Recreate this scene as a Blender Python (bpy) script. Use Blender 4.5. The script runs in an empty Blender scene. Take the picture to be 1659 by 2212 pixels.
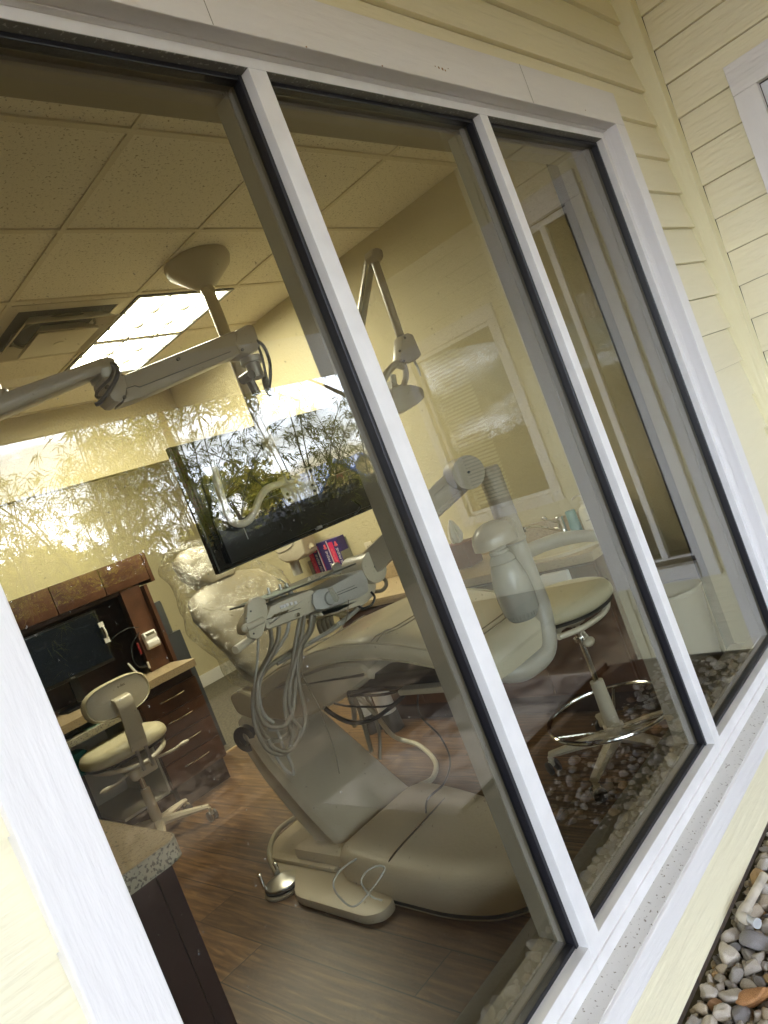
import bpy, bmesh, math, random
import numpy as np
from mathutils import Vector, Matrix, noise
random.seed(7)
PI = math.pi; R = math.radians
S = bpy.context.scene
COL = S.collection

# ------------------------------------------------------------------ camera
YAW, PITCH, ROLL, FPX, CAMZ = R(45.2645), R(-2.4311), R(-21.2871), 1550.0, 1.36
def cam_axes():
    f = Vector((math.sin(YAW)*math.cos(PITCH), math.cos(YAW)*math.cos(PITCH), math.sin(PITCH)))
    r = f.cross(Vector((0, 0, 1))).normalized(); u = r.cross(f)
    c, s = math.cos(ROLL), math.sin(ROLL)
    return f, c*r + s*u, -s*r + c*u
CF, CR, CU = cam_axes()
cam = bpy.data.cameras.new('camera'); co = bpy.data.objects.new('camera', cam); COL.objects.link(co)
m = Matrix((CR, CU, -CF)).transposed().to_4x4(); m.translation = (0, 0, CAMZ); co.matrix_world = m
cam.sensor_fit = 'VERTICAL'; cam.sensor_height = 24; cam.lens = FPX/2212*24
cam.clip_start = 0.05; cam.clip_end = 500
S.camera = co

# ------------------------------------------------------------------ sky, sun, exposure
SUN_EL, SUN_AZ = R(37), R(158)       # azimuth clockwise from +Y: the sun stands out beyond the garden
w = bpy.data.worlds.new('World'); S.world = w; w.use_nodes = True
nt = w.node_tree; nt.nodes.clear()
sky = nt.nodes.new('ShaderNodeTexSky'); sky.sky_type = 'NISHITA'; sky.sun_disc = False
sky.sun_elevation = SUN_EL; sky.sun_rotation = SUN_AZ; sky.dust_density = 1.5; sky.air_density = 1.0
tc = nt.nodes.new('ShaderNodeTexCoord'); mp = nt.nodes.new('ShaderNodeMapping'); mp.inputs['Scale'].default_value = (1, 1, 3)
nz = nt.nodes.new('ShaderNodeTexNoise'); nz.inputs['Scale'].default_value = 2.6; nz.inputs['Detail'].default_value = 7; nz.inputs['Roughness'].default_value = .6
rp = nt.nodes.new('ShaderNodeValToRGB'); rp.color_ramp.elements[0].position = .46; rp.color_ramp.elements[1].position = .64
mx = nt.nodes.new('ShaderNodeMix'); mx.data_type = 'RGBA'; mx.inputs[7].default_value = (42, 46, 55, 1)
bg = nt.nodes.new('ShaderNodeBackground'); bg.inputs['Strength'].default_value = .15
ow = nt.nodes.new('ShaderNodeOutputWorld')
L = nt.links.new
L(tc.outputs['Generated'], mp.inputs[0]); L(mp.outputs[0], nz.inputs[0]); L(nz.outputs[0], rp.inputs[0])
L(rp.outputs[0], mx.inputs[0]); L(sky.outputs[0], mx.inputs[6]); L(mx.outputs[2], bg.inputs[0]); L(bg.outputs[0], ow.inputs[0])
sl = bpy.data.lights.new('sun', 'SUN'); sl.energy = 5.0; sl.angle = R(.53); sl.color = (1, .93, .82)
so = bpy.data.objects.new('sun', sl); COL.objects.link(so)
sd = Vector((math.sin(SUN_AZ)*math.cos(SUN_EL), math.cos(SUN_AZ)*math.cos(SUN_EL), math.sin(SUN_EL)))
so.rotation_euler = sd.to_track_quat('Z', 'Y').to_euler(); so.location = (0, -20, 20)
S.view_settings.view_transform = 'Standard'; S.view_settings.look = 'None'
S.view_settings.exposure = 1.68; S.view_settings.gamma = 1
cy = S.cycles; cy.use_denoising = True; cy.caustics_reflective = False; cy.caustics_refractive = False
cy.max_bounces = 9; cy.diffuse_bounces = 5; cy.glossy_bounces = 4; cy.transparent_max_bounces = 24
cy.sample_clamp_indirect = 6; cy.blur_glossy = 1.0

# ------------------------------------------------------------------ helpers
def ray(px, py):
    return CF*FPX + CR*(px-829.5) - CU*(py-1106)
def at(px, py, x=None, y=None, z=None):
    """a measured picture point taken to a known plane of the place (x, y or z in metres)"""
    d = ray(px, py)
    t = x/d.x if x is not None else y/d.y if y is not None else (z-CAMZ)/d.z
    return d*t + Vector((0, 0, CAMZ))

MATS = {}
def mat(name, col, rough=.5, metal=0, bump=0, bscale=30, var=0, vscale=4, stretch=None, spec=None, bdist=.002, trans=0, coat=0, coords='Object', ramp=None):
    if name in MATS: return MATS[name]
    M = bpy.data.materials.new(name); M.use_nodes = True; t = M.node_tree; n = t.nodes
    b = n['Principled BSDF']
    b.inputs['Base Color'].default_value = (*col, 1); b.inputs['Roughness'].default_value = rough; b.inputs['Metallic'].default_value = metal
    if spec is not None: b.inputs['Specular IOR Level'].default_value = spec
    if trans: b.inputs['Transmission Weight'].default_value = trans
    if coat: b.inputs['Coat Weight'].default_value = coat
    if bump or var:
        c = n.new('ShaderNodeTexCoord'); mp = n.new('ShaderNodeMapping')
        t.links.new(c.outputs[coords], mp.inputs[0])
        if stretch: mp.inputs['Scale'].default_value = stretch
    if var:
        z = n.new('ShaderNodeTexNoise'); z.inputs['Scale'].default_value = vscale; z.inputs['Detail'].default_value = 6
        t.links.new(mp.outputs[0], z.inputs[0])
        r = n.new('ShaderNodeValToRGB'); r.color_ramp.elements[0].position = .32; r.color_ramp.elements[1].position = .68
        if ramp: c0, c1 = ramp
        else: c0 = [v*(1-var) for v in col]; c1 = [min(1, v*(1+var)) for v in col]
        r.color_ramp.elements[0].color = (*c0, 1); r.color_ramp.elements[1].color = (*c1, 1)
        t.links.new(z.outputs[0], r.inputs[0]); t.links.new(r.outputs[0], b.inputs['Base Color'])
    if bump:
        z = n.new('ShaderNodeTexNoise'); z.inputs['Scale'].default_value = bscale; z.inputs['Detail'].default_value = 5
        t.links.new(mp.outputs[0], z.inputs[0])
        bp = n.new('ShaderNodeBump'); bp.inputs['Strength'].default_value = bump; bp.inputs['Distance'].default_value = bdist
        t.links.new(z.outputs[0], bp.inputs['Height']); t.links.new(bp.outputs[0], b.inputs['Normal'])
    MATS[name] = M; return M

LOC = {}
def new_bm(): return bmesh.new()
def wloc(p): return LOC.get(p.name, Vector((0, 0, 0)))
def obj(name, bm, m, parent=None, smooth=35, kind=None, label=None, cat=None, group=None):
    me = bpy.data.meshes.new(name)
    if isinstance(bm, bmesh.types.BMesh):
        if parent is not None: bmesh.ops.translate(bm, vec=-wloc(parent), verts=bm.verts)
        bmesh.ops.recalc_face_normals(bm, faces=bm.faces)
        bm.to_mesh(me); bm.free()
    else:
        v, f = bm
        v = np.asarray(v, dtype=float)
        if parent is not None: v = v - np.array(wloc(parent))
        me.from_pydata([tuple(q) for q in v], [], [tuple(int(i) for i in q) for q in f])
    if smooth:
        for p in me.polygons: p.use_smooth = True
        me.set_sharp_from_angle(angle=R(smooth))
    for k in (m if isinstance(m, (list, tuple)) else [m]): me.materials.append(k)
    o = bpy.data.objects.new(name, me); COL.objects.link(o)
    if parent is not None: o.parent = parent
    LOC[o.name] = wloc(parent) if parent is not None else Vector((0, 0, 0))
    if kind: o['kind'] = kind
    if label: o['label'] = label
    if cat: o['category'] = cat
    if group: o['group'] = group
    return o
def thing(name, label, cat, loc=(0, 0, 0), group=None):
    o = bpy.data.objects.new(name, None); COL.objects.link(o); o.location = loc; o.empty_display_size = .1
    o['label'] = label; o['category'] = cat
    if group: o['group'] = group
    LOC[o.name] = Vector(loc); return o
def dup(root, loc, rz=0, label=None, group=None):
    r = root.copy(); COL.objects.link(r); r.location = loc; r.rotation_euler = (0, 0, rz)
    if label: r['label'] = label
    if group: r['group'] = group
    for ch in list(root.children):
        c = ch.copy(); COL.objects.link(c); c.parent = r
        for g in ch.children:
            d = g.copy(); COL.objects.link(d); d.parent = c
    return r

def merge(bm, b2):
    me = bpy.data.meshes.new('t'); b2.to_mesh(me); b2.free(); bm.from_mesh(me); bpy.data.meshes.remove(me)
def box(bm, x0, x1, y0, y1, z0, z1, bev=0, seg=2, rot=None, piv=None):
    b = bmesh.new(); bmesh.ops.create_cube(b, size=1)
    for v in b.verts:
        v.co = Vector(((x0+x1)/2+v.co.x*(x1-x0), (y0+y1)/2+v.co.y*(y1-y0), (z0+z1)/2+v.co.z*(z1-z0)))
    if bev: bmesh.ops.bevel(b, geom=list(b.edges), offset=bev, segments=seg, affect='EDGES', profile=.6)
    if rot is not None:
        p = Vector(piv) if piv is not None else Vector(((x0+x1)/2, (y0+y1)/2, (z0+z1)/2))
        for v in b.verts: v.co = rot @ (v.co-p) + p
    merge(bm, b); return bm
def B(*a, **k): return box(bmesh.new(), *a, **k)
def frame_of(d):
    d = d.normalized(); q = d.to_track_quat('Z', 'Y'); return q.to_matrix()
def cyl(bm, p0, p1, r0, r1=None, n=20, caps=True):
    p0 = Vector(p0); p1 = Vector(p1); r1 = r0 if r1 is None else r1
    M = frame_of(p1-p0); A = []; Bv = []
    for i in range(n):
        a = 2*PI*i/n; e = M @ Vector((math.cos(a), math.sin(a), 0))
        A.append(bm.verts.new(p0+e*r0)); Bv.append(bm.verts.new(p1+e*r1))
    for i in range(n): bm.faces.new((A[i], A[(i+1) % n], Bv[(i+1) % n], Bv[i]))
    if caps: bm.faces.new(A[::-1]); bm.faces.new(Bv)
    return bm
def spline(pts, n=8):
    P = [Vector(p) for p in pts]; out = []
    if len(P) < 3: return P
    for i in range(len(P)-1):
        p0 = P[max(i-1, 0)]; p1 = P[i]; p2 = P[i+1]; p3 = P[min(i+2, len(P)-1)]
        for k in range(n):
            t = k/n; t2 = t*t; t3 = t2*t
            out.append(.5*((2*p1)+(p2-p0)*t+(2*p0-5*p1+4*p2-p3)*t2+(3*p1-p0-3*p2+p3)*t3))
    out.append(P[-1]); return out
def tube(bm, pts, r, n=10, sm=8, close=False):
    P = spline(pts, sm) if sm else [Vector(p) for p in pts]
    rs = r if callable(r) else (lambda t: r)
    rings = []; up = None; N = len(P)
    for i, p in enumerate(P):
        if close: d = P[(i+1) % N]-P[i-1]
        else: d = P[min(i+1, N-1)]-P[max(i-1, 0)]
        if d.length < 1e-9: d = Vector((0, 0, 1))
        d.normalize()
        if up is None:
            up = Vector((0, 0, 1)) if abs(d.z) < .9 else Vector((1, 0, 0))
        a = d.cross(up).normalized(); up = a.cross(d).normalized()
        rr = rs(i/max(1, N-1))
        rings.append([bm.verts.new(p+(a*math.cos(2*PI*k/n)+up*math.sin(2*PI*k/n))*rr) for k in range(n)])
    for i in range(N if close else N-1):
        q = rings[(i+1) % N]
        for k in range(n): bm.faces.new((rings[i][k], rings[i][(k+1) % n], q[(k+1) % n], q[k]))
    if not close: bm.faces.new(rings[0][::-1]); bm.faces.new(rings[-1])
    return bm
def lathe(bm, prof, loc=(0, 0, 0), axis=(0, 0, 1), n=28):
    M = frame_of(Vector(axis)); loc = Vector(loc); rings = []
    for r, h in prof:
        if r < 1e-5: rings.append([bm.verts.new(loc+M @ Vector((0, 0, h)))])
        else: rings.append([bm.verts.new(loc+M @ Vector((r*math.cos(2*PI*k/n), r*math.sin(2*PI*k/n), h))) for k in range(n)])
    for a, b in zip(rings, rings[1:]):
        for k in range(n):
            k2 = (k+1) % n
            if len(a) == 1 and len(b) == 1: continue
            if len(a) == 1: bm.faces.new((a[0], b[k2], b[k]))
            elif len(b) == 1: bm.faces.new((a[k], a[k2], b[0]))
            else: bm.faces.new((a[k], a[k2], b[k2], b[k]))
    return bm
def prism(bm, poly, ax, a0, a1, bev=0, seg=2):
    """poly of 2D points extruded along axis ax ('x': (y,z), 'y': (x,z), 'z': (x,y))"""
    def P(q, a): return {'x': (a, q[0], q[1]), 'y': (q[0], a, q[1]), 'z': (q[0], q[1], a)}[ax]
    b = bmesh.new()
    A = [b.verts.new(P(q, a0)) for q in poly]; C = [b.verts.new(P(q, a1)) for q in poly]; n = len(poly)
    for i in range(n): b.faces.new((A[i], A[(i+1) % n], C[(i+1) % n], C[i]))
    b.faces.new(A[::-1]); b.faces.new(C)
    bmesh.ops.recalc_face_normals(b, faces=b.faces)
    if bev: bmesh.ops.bevel(b, geom=[e for e in b.edges if e.calc_face_angle(0) > .5], offset=bev, segments=seg, affect='EDGES', profile=.6)
    merge(bm, b); return bm
def ell(bm, c, r, rot=None, n=3):
    b = bmesh.new(); bmesh.ops.create_icosphere(b, subdivisions=n, radius=1)
    for v in b.verts:
        q = Vector((v.co.x*r[0], v.co.y*r[1], v.co.z*r[2])); v.co = (rot @ q if rot else q)+Vector(c)
    merge(bm, b); return bm
def rounded(poly, r, n=4):
    out = []; N = len(poly)
    for i in range(N):
        p = Vector(poly[i]).to_2d() if len(poly[i]) > 2 else Vector(poly[i]); a = Vector(poly[i-1])-p; c = Vector(poly[(i+1) % N])-p
        rr = min(r, a.length*.45, c.length*.45); p0 = p+a.normalized()*rr; p1 = p+c.normalized()*rr
        for k in range(n+1):
            t = k/n; out.append(tuple((1-t)**2*p0+2*t*(1-t)*p+t*t*p1))
    return out
def text(name, body, size, M, m, parent, ext=.0004, align='CENTER', xs=1):
    cu = bpy.data.curves.new(name, 'FONT'); cu.body = body; cu.size = size; cu.align_x = align; cu.align_y = 'CENTER'; cu.extrude = ext
    o = bpy.data.objects.new('t', cu); COL.objects.link(o)
    dg = bpy.context.evaluated_depsgraph_get()
    me = bpy.data.meshes.new_from_object(o.evaluated_get(dg)); bpy.data.objects.remove(o)
    b = bmesh.new(); b.from_mesh(me); bpy.data.meshes.remove(me)
    for v in b.verts: v.co = M @ Vector((v.co.x*xs, v.co.y, v.co.z))
    return obj(name, b, m, parent, smooth=0)
def basis(o, x, y):
    x = Vector(x).normalized(); y = Vector(y).normalized(); z = x.cross(y)
    M = Matrix((x, y, z)).transposed().to_4x4(); M.translation = o; return M

# ------------------------------------------------------------------ materials
def siding_mat():
    M = mat('siding_paint', (.82, .765, .55), .55, bump=1, bscale=48, var=.05, vscale=2, stretch=(.10, .10, 1), bdist=.007); return M
SID = siding_mat()
SIDY = mat('siding_paint_side', (.82, .765, .55), .55, bump=1, bscale=48, var=.05, vscale=2, stretch=(.10, .10, 1), bdist=.007)
TRIM = mat('white_wood_trim', (.80, .78, .76), .5, bump=1, bscale=60, var=.05, vscale=5, stretch=(.12, 1, 1), bdist=.005)
TRIMV = mat('white_wood_trim_upright', (.80, .78, .76), .5, bump=.7, bscale=60, var=.03, vscale=5, stretch=(1, 1, .14), bdist=.004)
TRIMY = mat('white_wood_trim_deep', (.80, .78, .76), .5, bump=1, bscale=60, var=.05, vscale=5, stretch=(1, .12, 1), bdist=.005)
POSTM = mat('cream_post', (.80, .75, .50), .55, bump=1, bscale=60, stretch=(1, 1, .12), bdist=.006)
ALU = mat('white_aluminium', (.80, .79, .77), .35, var=.05, vscale=14, bump=.1, bscale=200)
ALUB = mat('beige_aluminium', (.25, .215, .155), .45, var=.06, vscale=8)
GASK = mat('black_gasket', (.012, .012, .016), .35, bump=.4, bscale=120)
def speckled(name, base, spot, scale, thr, rough=.5):
    if name in MATS: return MATS[name]
    M = bpy.data.materials.new(name); M.use_nodes = True; t = M.node_tree; n = t.nodes; b = n['Principled BSDF']; b.inputs['Roughness'].default_value = rough
    c = n.new('ShaderNodeTexCoord'); v = n.new('ShaderNodeTexNoise'); v.inputs['Scale'].default_value = scale; v.inputs['Detail'].default_value = 3
    r = n.new('ShaderNodeValToRGB'); r.color_ramp.elements[0].position = thr; r.color_ramp.elements[1].position = thr+.05
    r.color_ramp.elements[0].color = (*base, 1); r.color_ramp.elements[1].color = (*spot, 1)
    t.links.new(c.outputs['Object'], v.inputs[0]); t.links.new(v.outputs[0], r.inputs[0]); t.links.new(r.outputs[0], b.inputs['Base Color'])
    bp = n.new('ShaderNodeBump'); bp.inputs['Strength'].default_value = .3; bp.inputs['Distance'].default_value = .001
    t.links.new(v.outputs[0], bp.inputs['Height']); t.links.new(bp.outputs[0], b.inputs['Normal'])
    MATS[name] = M; return M
ALUS = speckled('water_spotted_aluminium', (.20, .20, .18), (.45, .44, .40), 110, .60)
SILLM = speckled('dirty_painted_sill', (.62, .60, .56), (.22, .19, .15), 120, .63)
WALLY = mat('yellow_textured_wall', (.54, .475, .29), .8, bump=.8, bscale=60, bdist=.006)
WHITEB = mat('white_baseboard', (.75, .73, .66), .5)
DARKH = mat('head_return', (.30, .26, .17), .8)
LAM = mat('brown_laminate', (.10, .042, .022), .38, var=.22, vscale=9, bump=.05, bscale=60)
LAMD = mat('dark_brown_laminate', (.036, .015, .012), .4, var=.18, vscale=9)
LAML = mat('cabinet_inside', (.62, .58, .46), .5)
CTR = speckled('speckled_beige_countertop', (.43, .33, .20), (.24, .17, .10), 190, .56, .35)
CTRE = speckled('speckled_grey_counter_edge', (.33, .30, .23), (.10, .09, .07), 150, .54, .35)
VINYL = mat('taupe_vinyl', (.34, .29, .20), .36, bump=.15, bscale=18, var=.05, vscale=3, bdist=.006)
SHELL = mat('taupe_plastic_shell', (.48, .42, .31), .38)
SHELLD = mat('floor_box_plastic', (.60, .52, .38), .36)
OFFW = mat('offwhite_plastic', (.62, .555, .42), .35)
GREYB = mat('grey_beige_enamel', (.41, .35, .26), .32, coat=.2)
WHT = mat('white_plastic', (.78, .76, .70), .35)
HOSE = mat('taupe_hose', (.20, .17, .12), .35)
HOSEL = mat('light_hose', (.36, .34, .29), .35)
BLK = mat('black_plastic', (.012, .012, .013), .3)
BLKG = mat('black_gloss', (.006, .007, .009), .12)
CHR = mat('chrome', (.75, .74, .70), .12, metal=1)
STEEL = mat('brushed_steel', (.50, .49, .46), .3, metal=1)
PINK = mat('hot_pink_print', (.70, .04, .13), .4)
NAVY = mat('navy_print', (.05, .03, .16), .4)
PRNT = mat('white_print', (.8, .78, .8), .4)
INK = mat('dark_print', (.03, .03, .03), .5)
TEAL = mat('blue_green_plastic', (.13, .33, .35), .35)
TEALF = mat('teal_cloth', (.02, .17, .15), .8)
REDP = mat('red_plastic', (.20, .01, .012), .4)
WICK = mat('brown_wicker', (.17, .05, .03), .6, bump=1, bscale=90, stretch=(1, 1, 3), bdist=.004)
TISS = mat('white_tissue', (.82, .80, .72), .8)
PVC = mat('weathered_pvc', (.52, .47, .38), .5, var=.25, vscale=18, bump=.3, bscale=60)

def wood_floor():
    M = bpy.data.materials.new('wood_plank_vinyl'); M.use_nodes = True; t = M.node_tree; n = t.nodes; b = n['Principled BSDF']
    c = n.new('ShaderNodeTexCoord'); k = t.links.new
    mp = n.new('ShaderNodeMapping'); mp.inputs['Rotation'].default_value = (0, 0, PI/2); k(c.outputs['Object'], mp.inputs[0])
    br = n.new('ShaderNodeTexBrick'); br.inputs['Scale'].default_value = 1; br.inputs['Brick Width'].default_value = 1.2; br.inputs['Row Height'].default_value = .18
    br.inputs['Mortar Size'].default_value = .0022; br.inputs['Color1'].default_value = (0, 0, 0, 1); br.inputs['Color2'].default_value = (1, 1, 1, 1); br.inputs['Mortar'].default_value = (.5, .5, .5, 1)
    br.offset = .37
    k(mp.outputs[0], br.inputs[0])
    # stretched grain, shifted from plank to plank
    off = n.new('ShaderNodeVectorMath'); off.operation = 'MULTIPLY_ADD'; off.inputs[1].default_value = (3, 7, 9)
    sep = n.new('ShaderNodeMapping'); sep.inputs['Scale'].default_value = (22, 1.7, 22)
    k(br.outputs['Color'], off.inputs[0]); k(c.outputs['Object'], off.inputs[2]); k(off.outputs[0], sep.inputs[0])
    g = n.new('ShaderNodeTexNoise'); g.inputs['Scale'].default_value = 1.3; g.inputs['Detail'].default_value = 9; g.inputs['Roughness'].default_value = .62; g.inputs['Distortion'].default_value = 2.4
    k(sep.outputs[0], g.inputs[0])
    wv = n.new('ShaderNodeTexWave'); wv.inputs['Scale'].default_value = .8; wv.inputs['Distortion'].default_value = 11; wv.inputs['Detail'].default_value = 3; wv.inputs['Detail Scale'].default_value = 1.4
    wv.bands_direction = 'X'; sep2 = n.new('ShaderNodeMapping'); sep2.inputs['Scale'].default_value = (11, .9, 11); k(off.outputs[0], sep2.inputs[0]); k(sep2.outputs[0], wv.inputs[0])
    mm = n.new('ShaderNodeMix'); mm.data_type = 'FLOAT'; mm.inputs[0].default_value = .12; k(g.outputs[0], mm.inputs[2]); k(wv.outputs['Fac'], mm.inputs[3])
    r = n.new('ShaderNodeValToRGB'); e = r.color_ramp.elements
    e[0].position = .22; e[0].color = (.045, .024, .012, 1); e[1].position = .80; e[1].color = (.38, .22, .092, 1)
    q = e.new(.5); q.color = (.155, .082, .036, 1)
    k(mm.outputs[0], r.inputs[0])
    hs = n.new('ShaderNodeMix'); hs.data_type = 'RGBA'; hs.blend_type = 'MULTIPLY'; hs.inputs[0].default_value = .5
    k(r.outputs[0], hs.inputs[6]); k(br.outputs['Color'], hs.inputs[7])
    mo = n.new('ShaderNodeMix'); mo.data_type = 'RGBA'; k(br.outputs['Fac'], mo.inputs[0]); k(hs.outputs[2], mo.inputs[6]); mo.inputs[7].default_value = (.02, .012, .008, 1)
    k(mo.outputs[2], b.inputs['Base Color']); b.inputs['Roughness'].default_value = .36
    bp = n.new('ShaderNodeBump'); bp.inputs['Strength'].default_value = .15; bp.inputs['Distance'].default_value = .002; k(mm.outputs[0], bp.inputs['Height']); k(bp.outputs[0], b.inputs['Normal'])
    return M
def tile_mat():
    M = bpy.data.materials.new('pitted_ceiling_tile'); M.use_nodes = True; t = M.node_tree; n = t.nodes; b = n['Principled BSDF']; b.inputs['Roughness'].default_value = .9
    c = n.new('ShaderNodeTexCoord'); k = t.links.new
    v = n.new('ShaderNodeTexNoise'); v.inputs['Scale'].default_value = 95; v.inputs['Detail'].default_value = 2; k(c.outputs['Object'], v.inputs[0])
    r = n.new('ShaderNodeValToRGB'); e = r.color_ramp.elements; e[0].position = .30; e[0].color = (.36, .30, .20, 1); e[1].position = .40; e[1].color = (.84, .78, .64, 1)
    k(v.outputs[0], r.inputs[0]); k(r.outputs[0], b.inputs['Base Color'])
    bp = n.new('ShaderNodeBump'); bp.inputs['Strength'].default_value = .5; bp.inputs['Distance'].default_value = .003; k(r.outputs[0], bp.inputs['Height']); k(bp.outputs[0], b.inputs['Normal'])
    return M
def glass_mat(name='window_glass', ior=1.62, tint=(.92, .93, .90)):
    """double glazing seen as one sheet: light passes, the garden is mirrored on it"""
    M = bpy.data.materials.new(name); M.use_nodes = True; t = M.node_tree; n = t.nodes; n.clear(); k = t.links.new
    o = n.new('ShaderNodeOutputMaterial'); tr = n.new('ShaderNodeBsdfTransparent'); tr.inputs[0].default_value = (*tint, 1)
    gl = n.new('ShaderNodeBsdfGlossy'); gl.inputs['Roughness'].default_value = 0; gl.inputs[0].default_value = (1, 1, 1, 1)
    fr = n.new('ShaderNodeFresnel'); mx = n.new('ShaderNodeMixShader')
    ge = n.new('ShaderNodeNewGeometry'); im = n.new('ShaderNodeMix'); im.data_type = 'FLOAT'; im.inputs[2].default_value = ior; im.inputs[3].default_value = 1/ior
    k(ge.outputs['Backfacing'], im.inputs[0]); k(im.outputs[0], fr.inputs[0])
    c = n.new('ShaderNodeTexCoord'); z = n.new('ShaderNodeTexNoise'); z.inputs['Scale'].default_value = 2.2; z.inputs['Detail'].default_value = 1; k(c.outputs['Object'], z.inputs[0])
    bp = n.new('ShaderNodeBump'); bp.inputs['Strength'].default_value = .5; bp.inputs['Distance'].default_value = .0003; k(z.outputs[0], bp.inputs['Height']); k(bp.outputs[0], gl.inputs['Normal'])
    # dust and dried drops on the outside
    v = n.new('ShaderNodeTexNoise'); v.inputs['Scale'].default_value = 130; v.inputs['Detail'].default_value = 2; k(c.outputs['Object'], v.inputs[0])
    r = n.new('ShaderNodeValToRGB'); r.color_ramp.elements[0].position = .70; r.color_ramp.elements[0].color = (0, 0, 0, 1); r.color_ramp.elements[1].position = .76; r.color_ramp.elements[1].color = (.35, .35, .35, 1); k(v.outputs[0], r.inputs[0])
    df = n.new('ShaderNodeBsdfDiffuse'); df.inputs[0].default_value = (.5, .48, .44, 1); m2 = n.new('ShaderNodeMixShader'); k(r.outputs[0], m2.inputs[0])
    k(fr.outputs[0], mx.inputs[0]); k(tr.outputs[0], mx.inputs[1]); k(gl.outputs[0], mx.inputs[2]); k(mx.outputs[0], m2.inputs[1]); k(df.outputs[0], m2.inputs[2]); k(m2.outputs[0], o.inputs[0]); return M
GLASS = glass_mat()
def film_mat():
    M = bpy.data.materials.new('clear_plastic_film'); M.use_nodes = True; t = M.node_tree; n = t.nodes; n.clear(); k = t.links.new
    o = n.new('ShaderNodeOutputMaterial'); tr = n.new('ShaderNodeBsdfTransparent'); tr.inputs[0].default_value = (.93, .92, .88, 1)
    gl = n.new('ShaderNodeBsdfGlossy'); gl.inputs['Roughness'].default_value = .12; gl.inputs[0].default_value = (1, 1, .95, 1)
    fr = n.new('ShaderNodeFresnel'); mx = n.new('ShaderNodeMixShader')
    ge = n.new('ShaderNodeNewGeometry'); im = n.new('ShaderNodeMix'); im.data_type = 'FLOAT'; im.inputs[2].default_value = 1.33; im.inputs[3].default_value = 1/1.33
    k(ge.outputs['Backfacing'], im.inputs[0]); k(im.outputs[0], fr.inputs[0])
    c = n.new('ShaderNodeTexCoord'); z = n.new('ShaderNodeTexNoise'); z.inputs['Scale'].default_value = 13; z.inputs['Detail'].default_value = 5; z.inputs['Distortion'].default_value = 1.5; k(c.outputs['Object'], z.inputs[0])
    bp = n.new('ShaderNodeBump'); bp.inputs['Strength'].default_value = 1; bp.inputs['Distance'].default_value = .03; k(z.outputs[0], bp.inputs['Height']); k(bp.outputs[0], gl.inputs['Normal']); k(bp.outputs[0], fr.inputs['Normal'])
    m2 = n.new('ShaderNodeMixShader'); df = n.new('ShaderNodeBsdfDiffuse'); df.inputs[0].default_value = (.95, .93, .85, 1)
    z2 = n.new('ShaderNodeTexNoise'); z2.inputs['Scale'].default_value = 12; z2.inputs['Detail'].default_value = 5; z2.inputs['Distortion'].default_value = 3.2; k(c.outputs['Object'], z2.inputs[0])
    cr = n.new('ShaderNodeValToRGB'); e = cr.color_ramp.elements; e[0].position = .488; e[0].color = (.04, .04, .04, 1); e[1].position = .512; e[1].color = (.04, .04, .04, 1); q = e.new(.5); q.color = (.5, .5, .5, 1)
    k(z2.outputs[0], cr.inputs[0]); k(cr.outputs[0], m2.inputs[0])
    k(tr.outputs[0], m2.inputs[1]); k(df.outputs[0], m2.inputs[2])
    k(fr.outputs[0], mx.inputs[0]); k(m2.outputs[0], mx.inputs[1]); k(gl.outputs[0], mx.inputs[2]); k(mx.outputs[0], o.inputs[0]); return M
def leaf_mat(name, c, tr=.45):
    M = bpy.data.materials.new(name); M.use_nodes = True; t = M.node_tree; n = t.nodes; n.clear(); k = t.links.new
    o = n.new('ShaderNodeOutputMaterial'); d = n.new('ShaderNodeBsdfDiffuse'); e = n.new('ShaderNodeBsdfTranslucent'); mx = n.new('ShaderNodeMixShader'); mx.inputs[0].default_value = tr
    g = n.new('ShaderNodeNewGeometry'); r = n.new('ShaderNodeValToRGB'); r.color_ramp.elements[0].color = (*[v*.55 for v in c], 1); r.color_ramp.elements[1].color = (*[v*1.5 for v in c], 1)
    k(g.outputs['Random Per Island'], r.inputs[0]); k(r.outputs[0], d.inputs[0]); k(r.outputs[0], e.inputs[0]); k(d.outputs[0], mx.inputs[1]); k(e.outputs[0], mx.inputs[2]); k(mx.outputs[0], o.inputs[0]); return M
def emit_mat(name, col, st):
    M = bpy.data.materials.new(name); M.use_nodes = True; t = M.node_tree; n = t.nodes; n.clear()
    o = n.new('ShaderNodeOutputMaterial'); e = n.new('ShaderNodeEmission'); e.inputs[0].default_value = (*col, 1); e.inputs[1].default_value = st
    t.links.new(e.outputs[0], o.inputs[0]); return M

# =================================================================== SETTING
CEIL = 2.643
# ground outside
gm = mat('garden_soil', (.06, .05, .03), .9, var=.35, vscale=3, bump=.6, bscale=20, bdist=.02)
obj('ground', B(-60, 60, -90, .985, -.3, -.075), gm, kind='structure', smooth=0)
pm = mat('pale_concrete', (.15, .14, .14), .8, var=.12, vscale=2.5, bump=.3, bscale=40)
obj('garden_path', B(-30, 30, -4.4, -1.6, -.074, -.05), mat('tan_gravel', (.14, .10, .06), .9, var=.3, vscale=12, bump=.8, bscale=60, bdist=.01), kind='structure', smooth=0)
obj('mulch', B(-30, 30, -1.599, -1.001, -.074, -.05), mat('dark_mulch', (.05, .036, .024), .95, bump=1, bscale=60, bdist=.02), kind='structure', smooth=0)  # shade on the ground before the window is put into this dark colour
obj('mulch', B(-30, 1.949, -1.0, .60, -.074, -.05), MATS['dark_mulch'], kind='structure', smooth=0)
obj('path', B(1.95, 3.3, -.999, -.10, -.074, -.045), pm, kind='structure', smooth=0)
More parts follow.
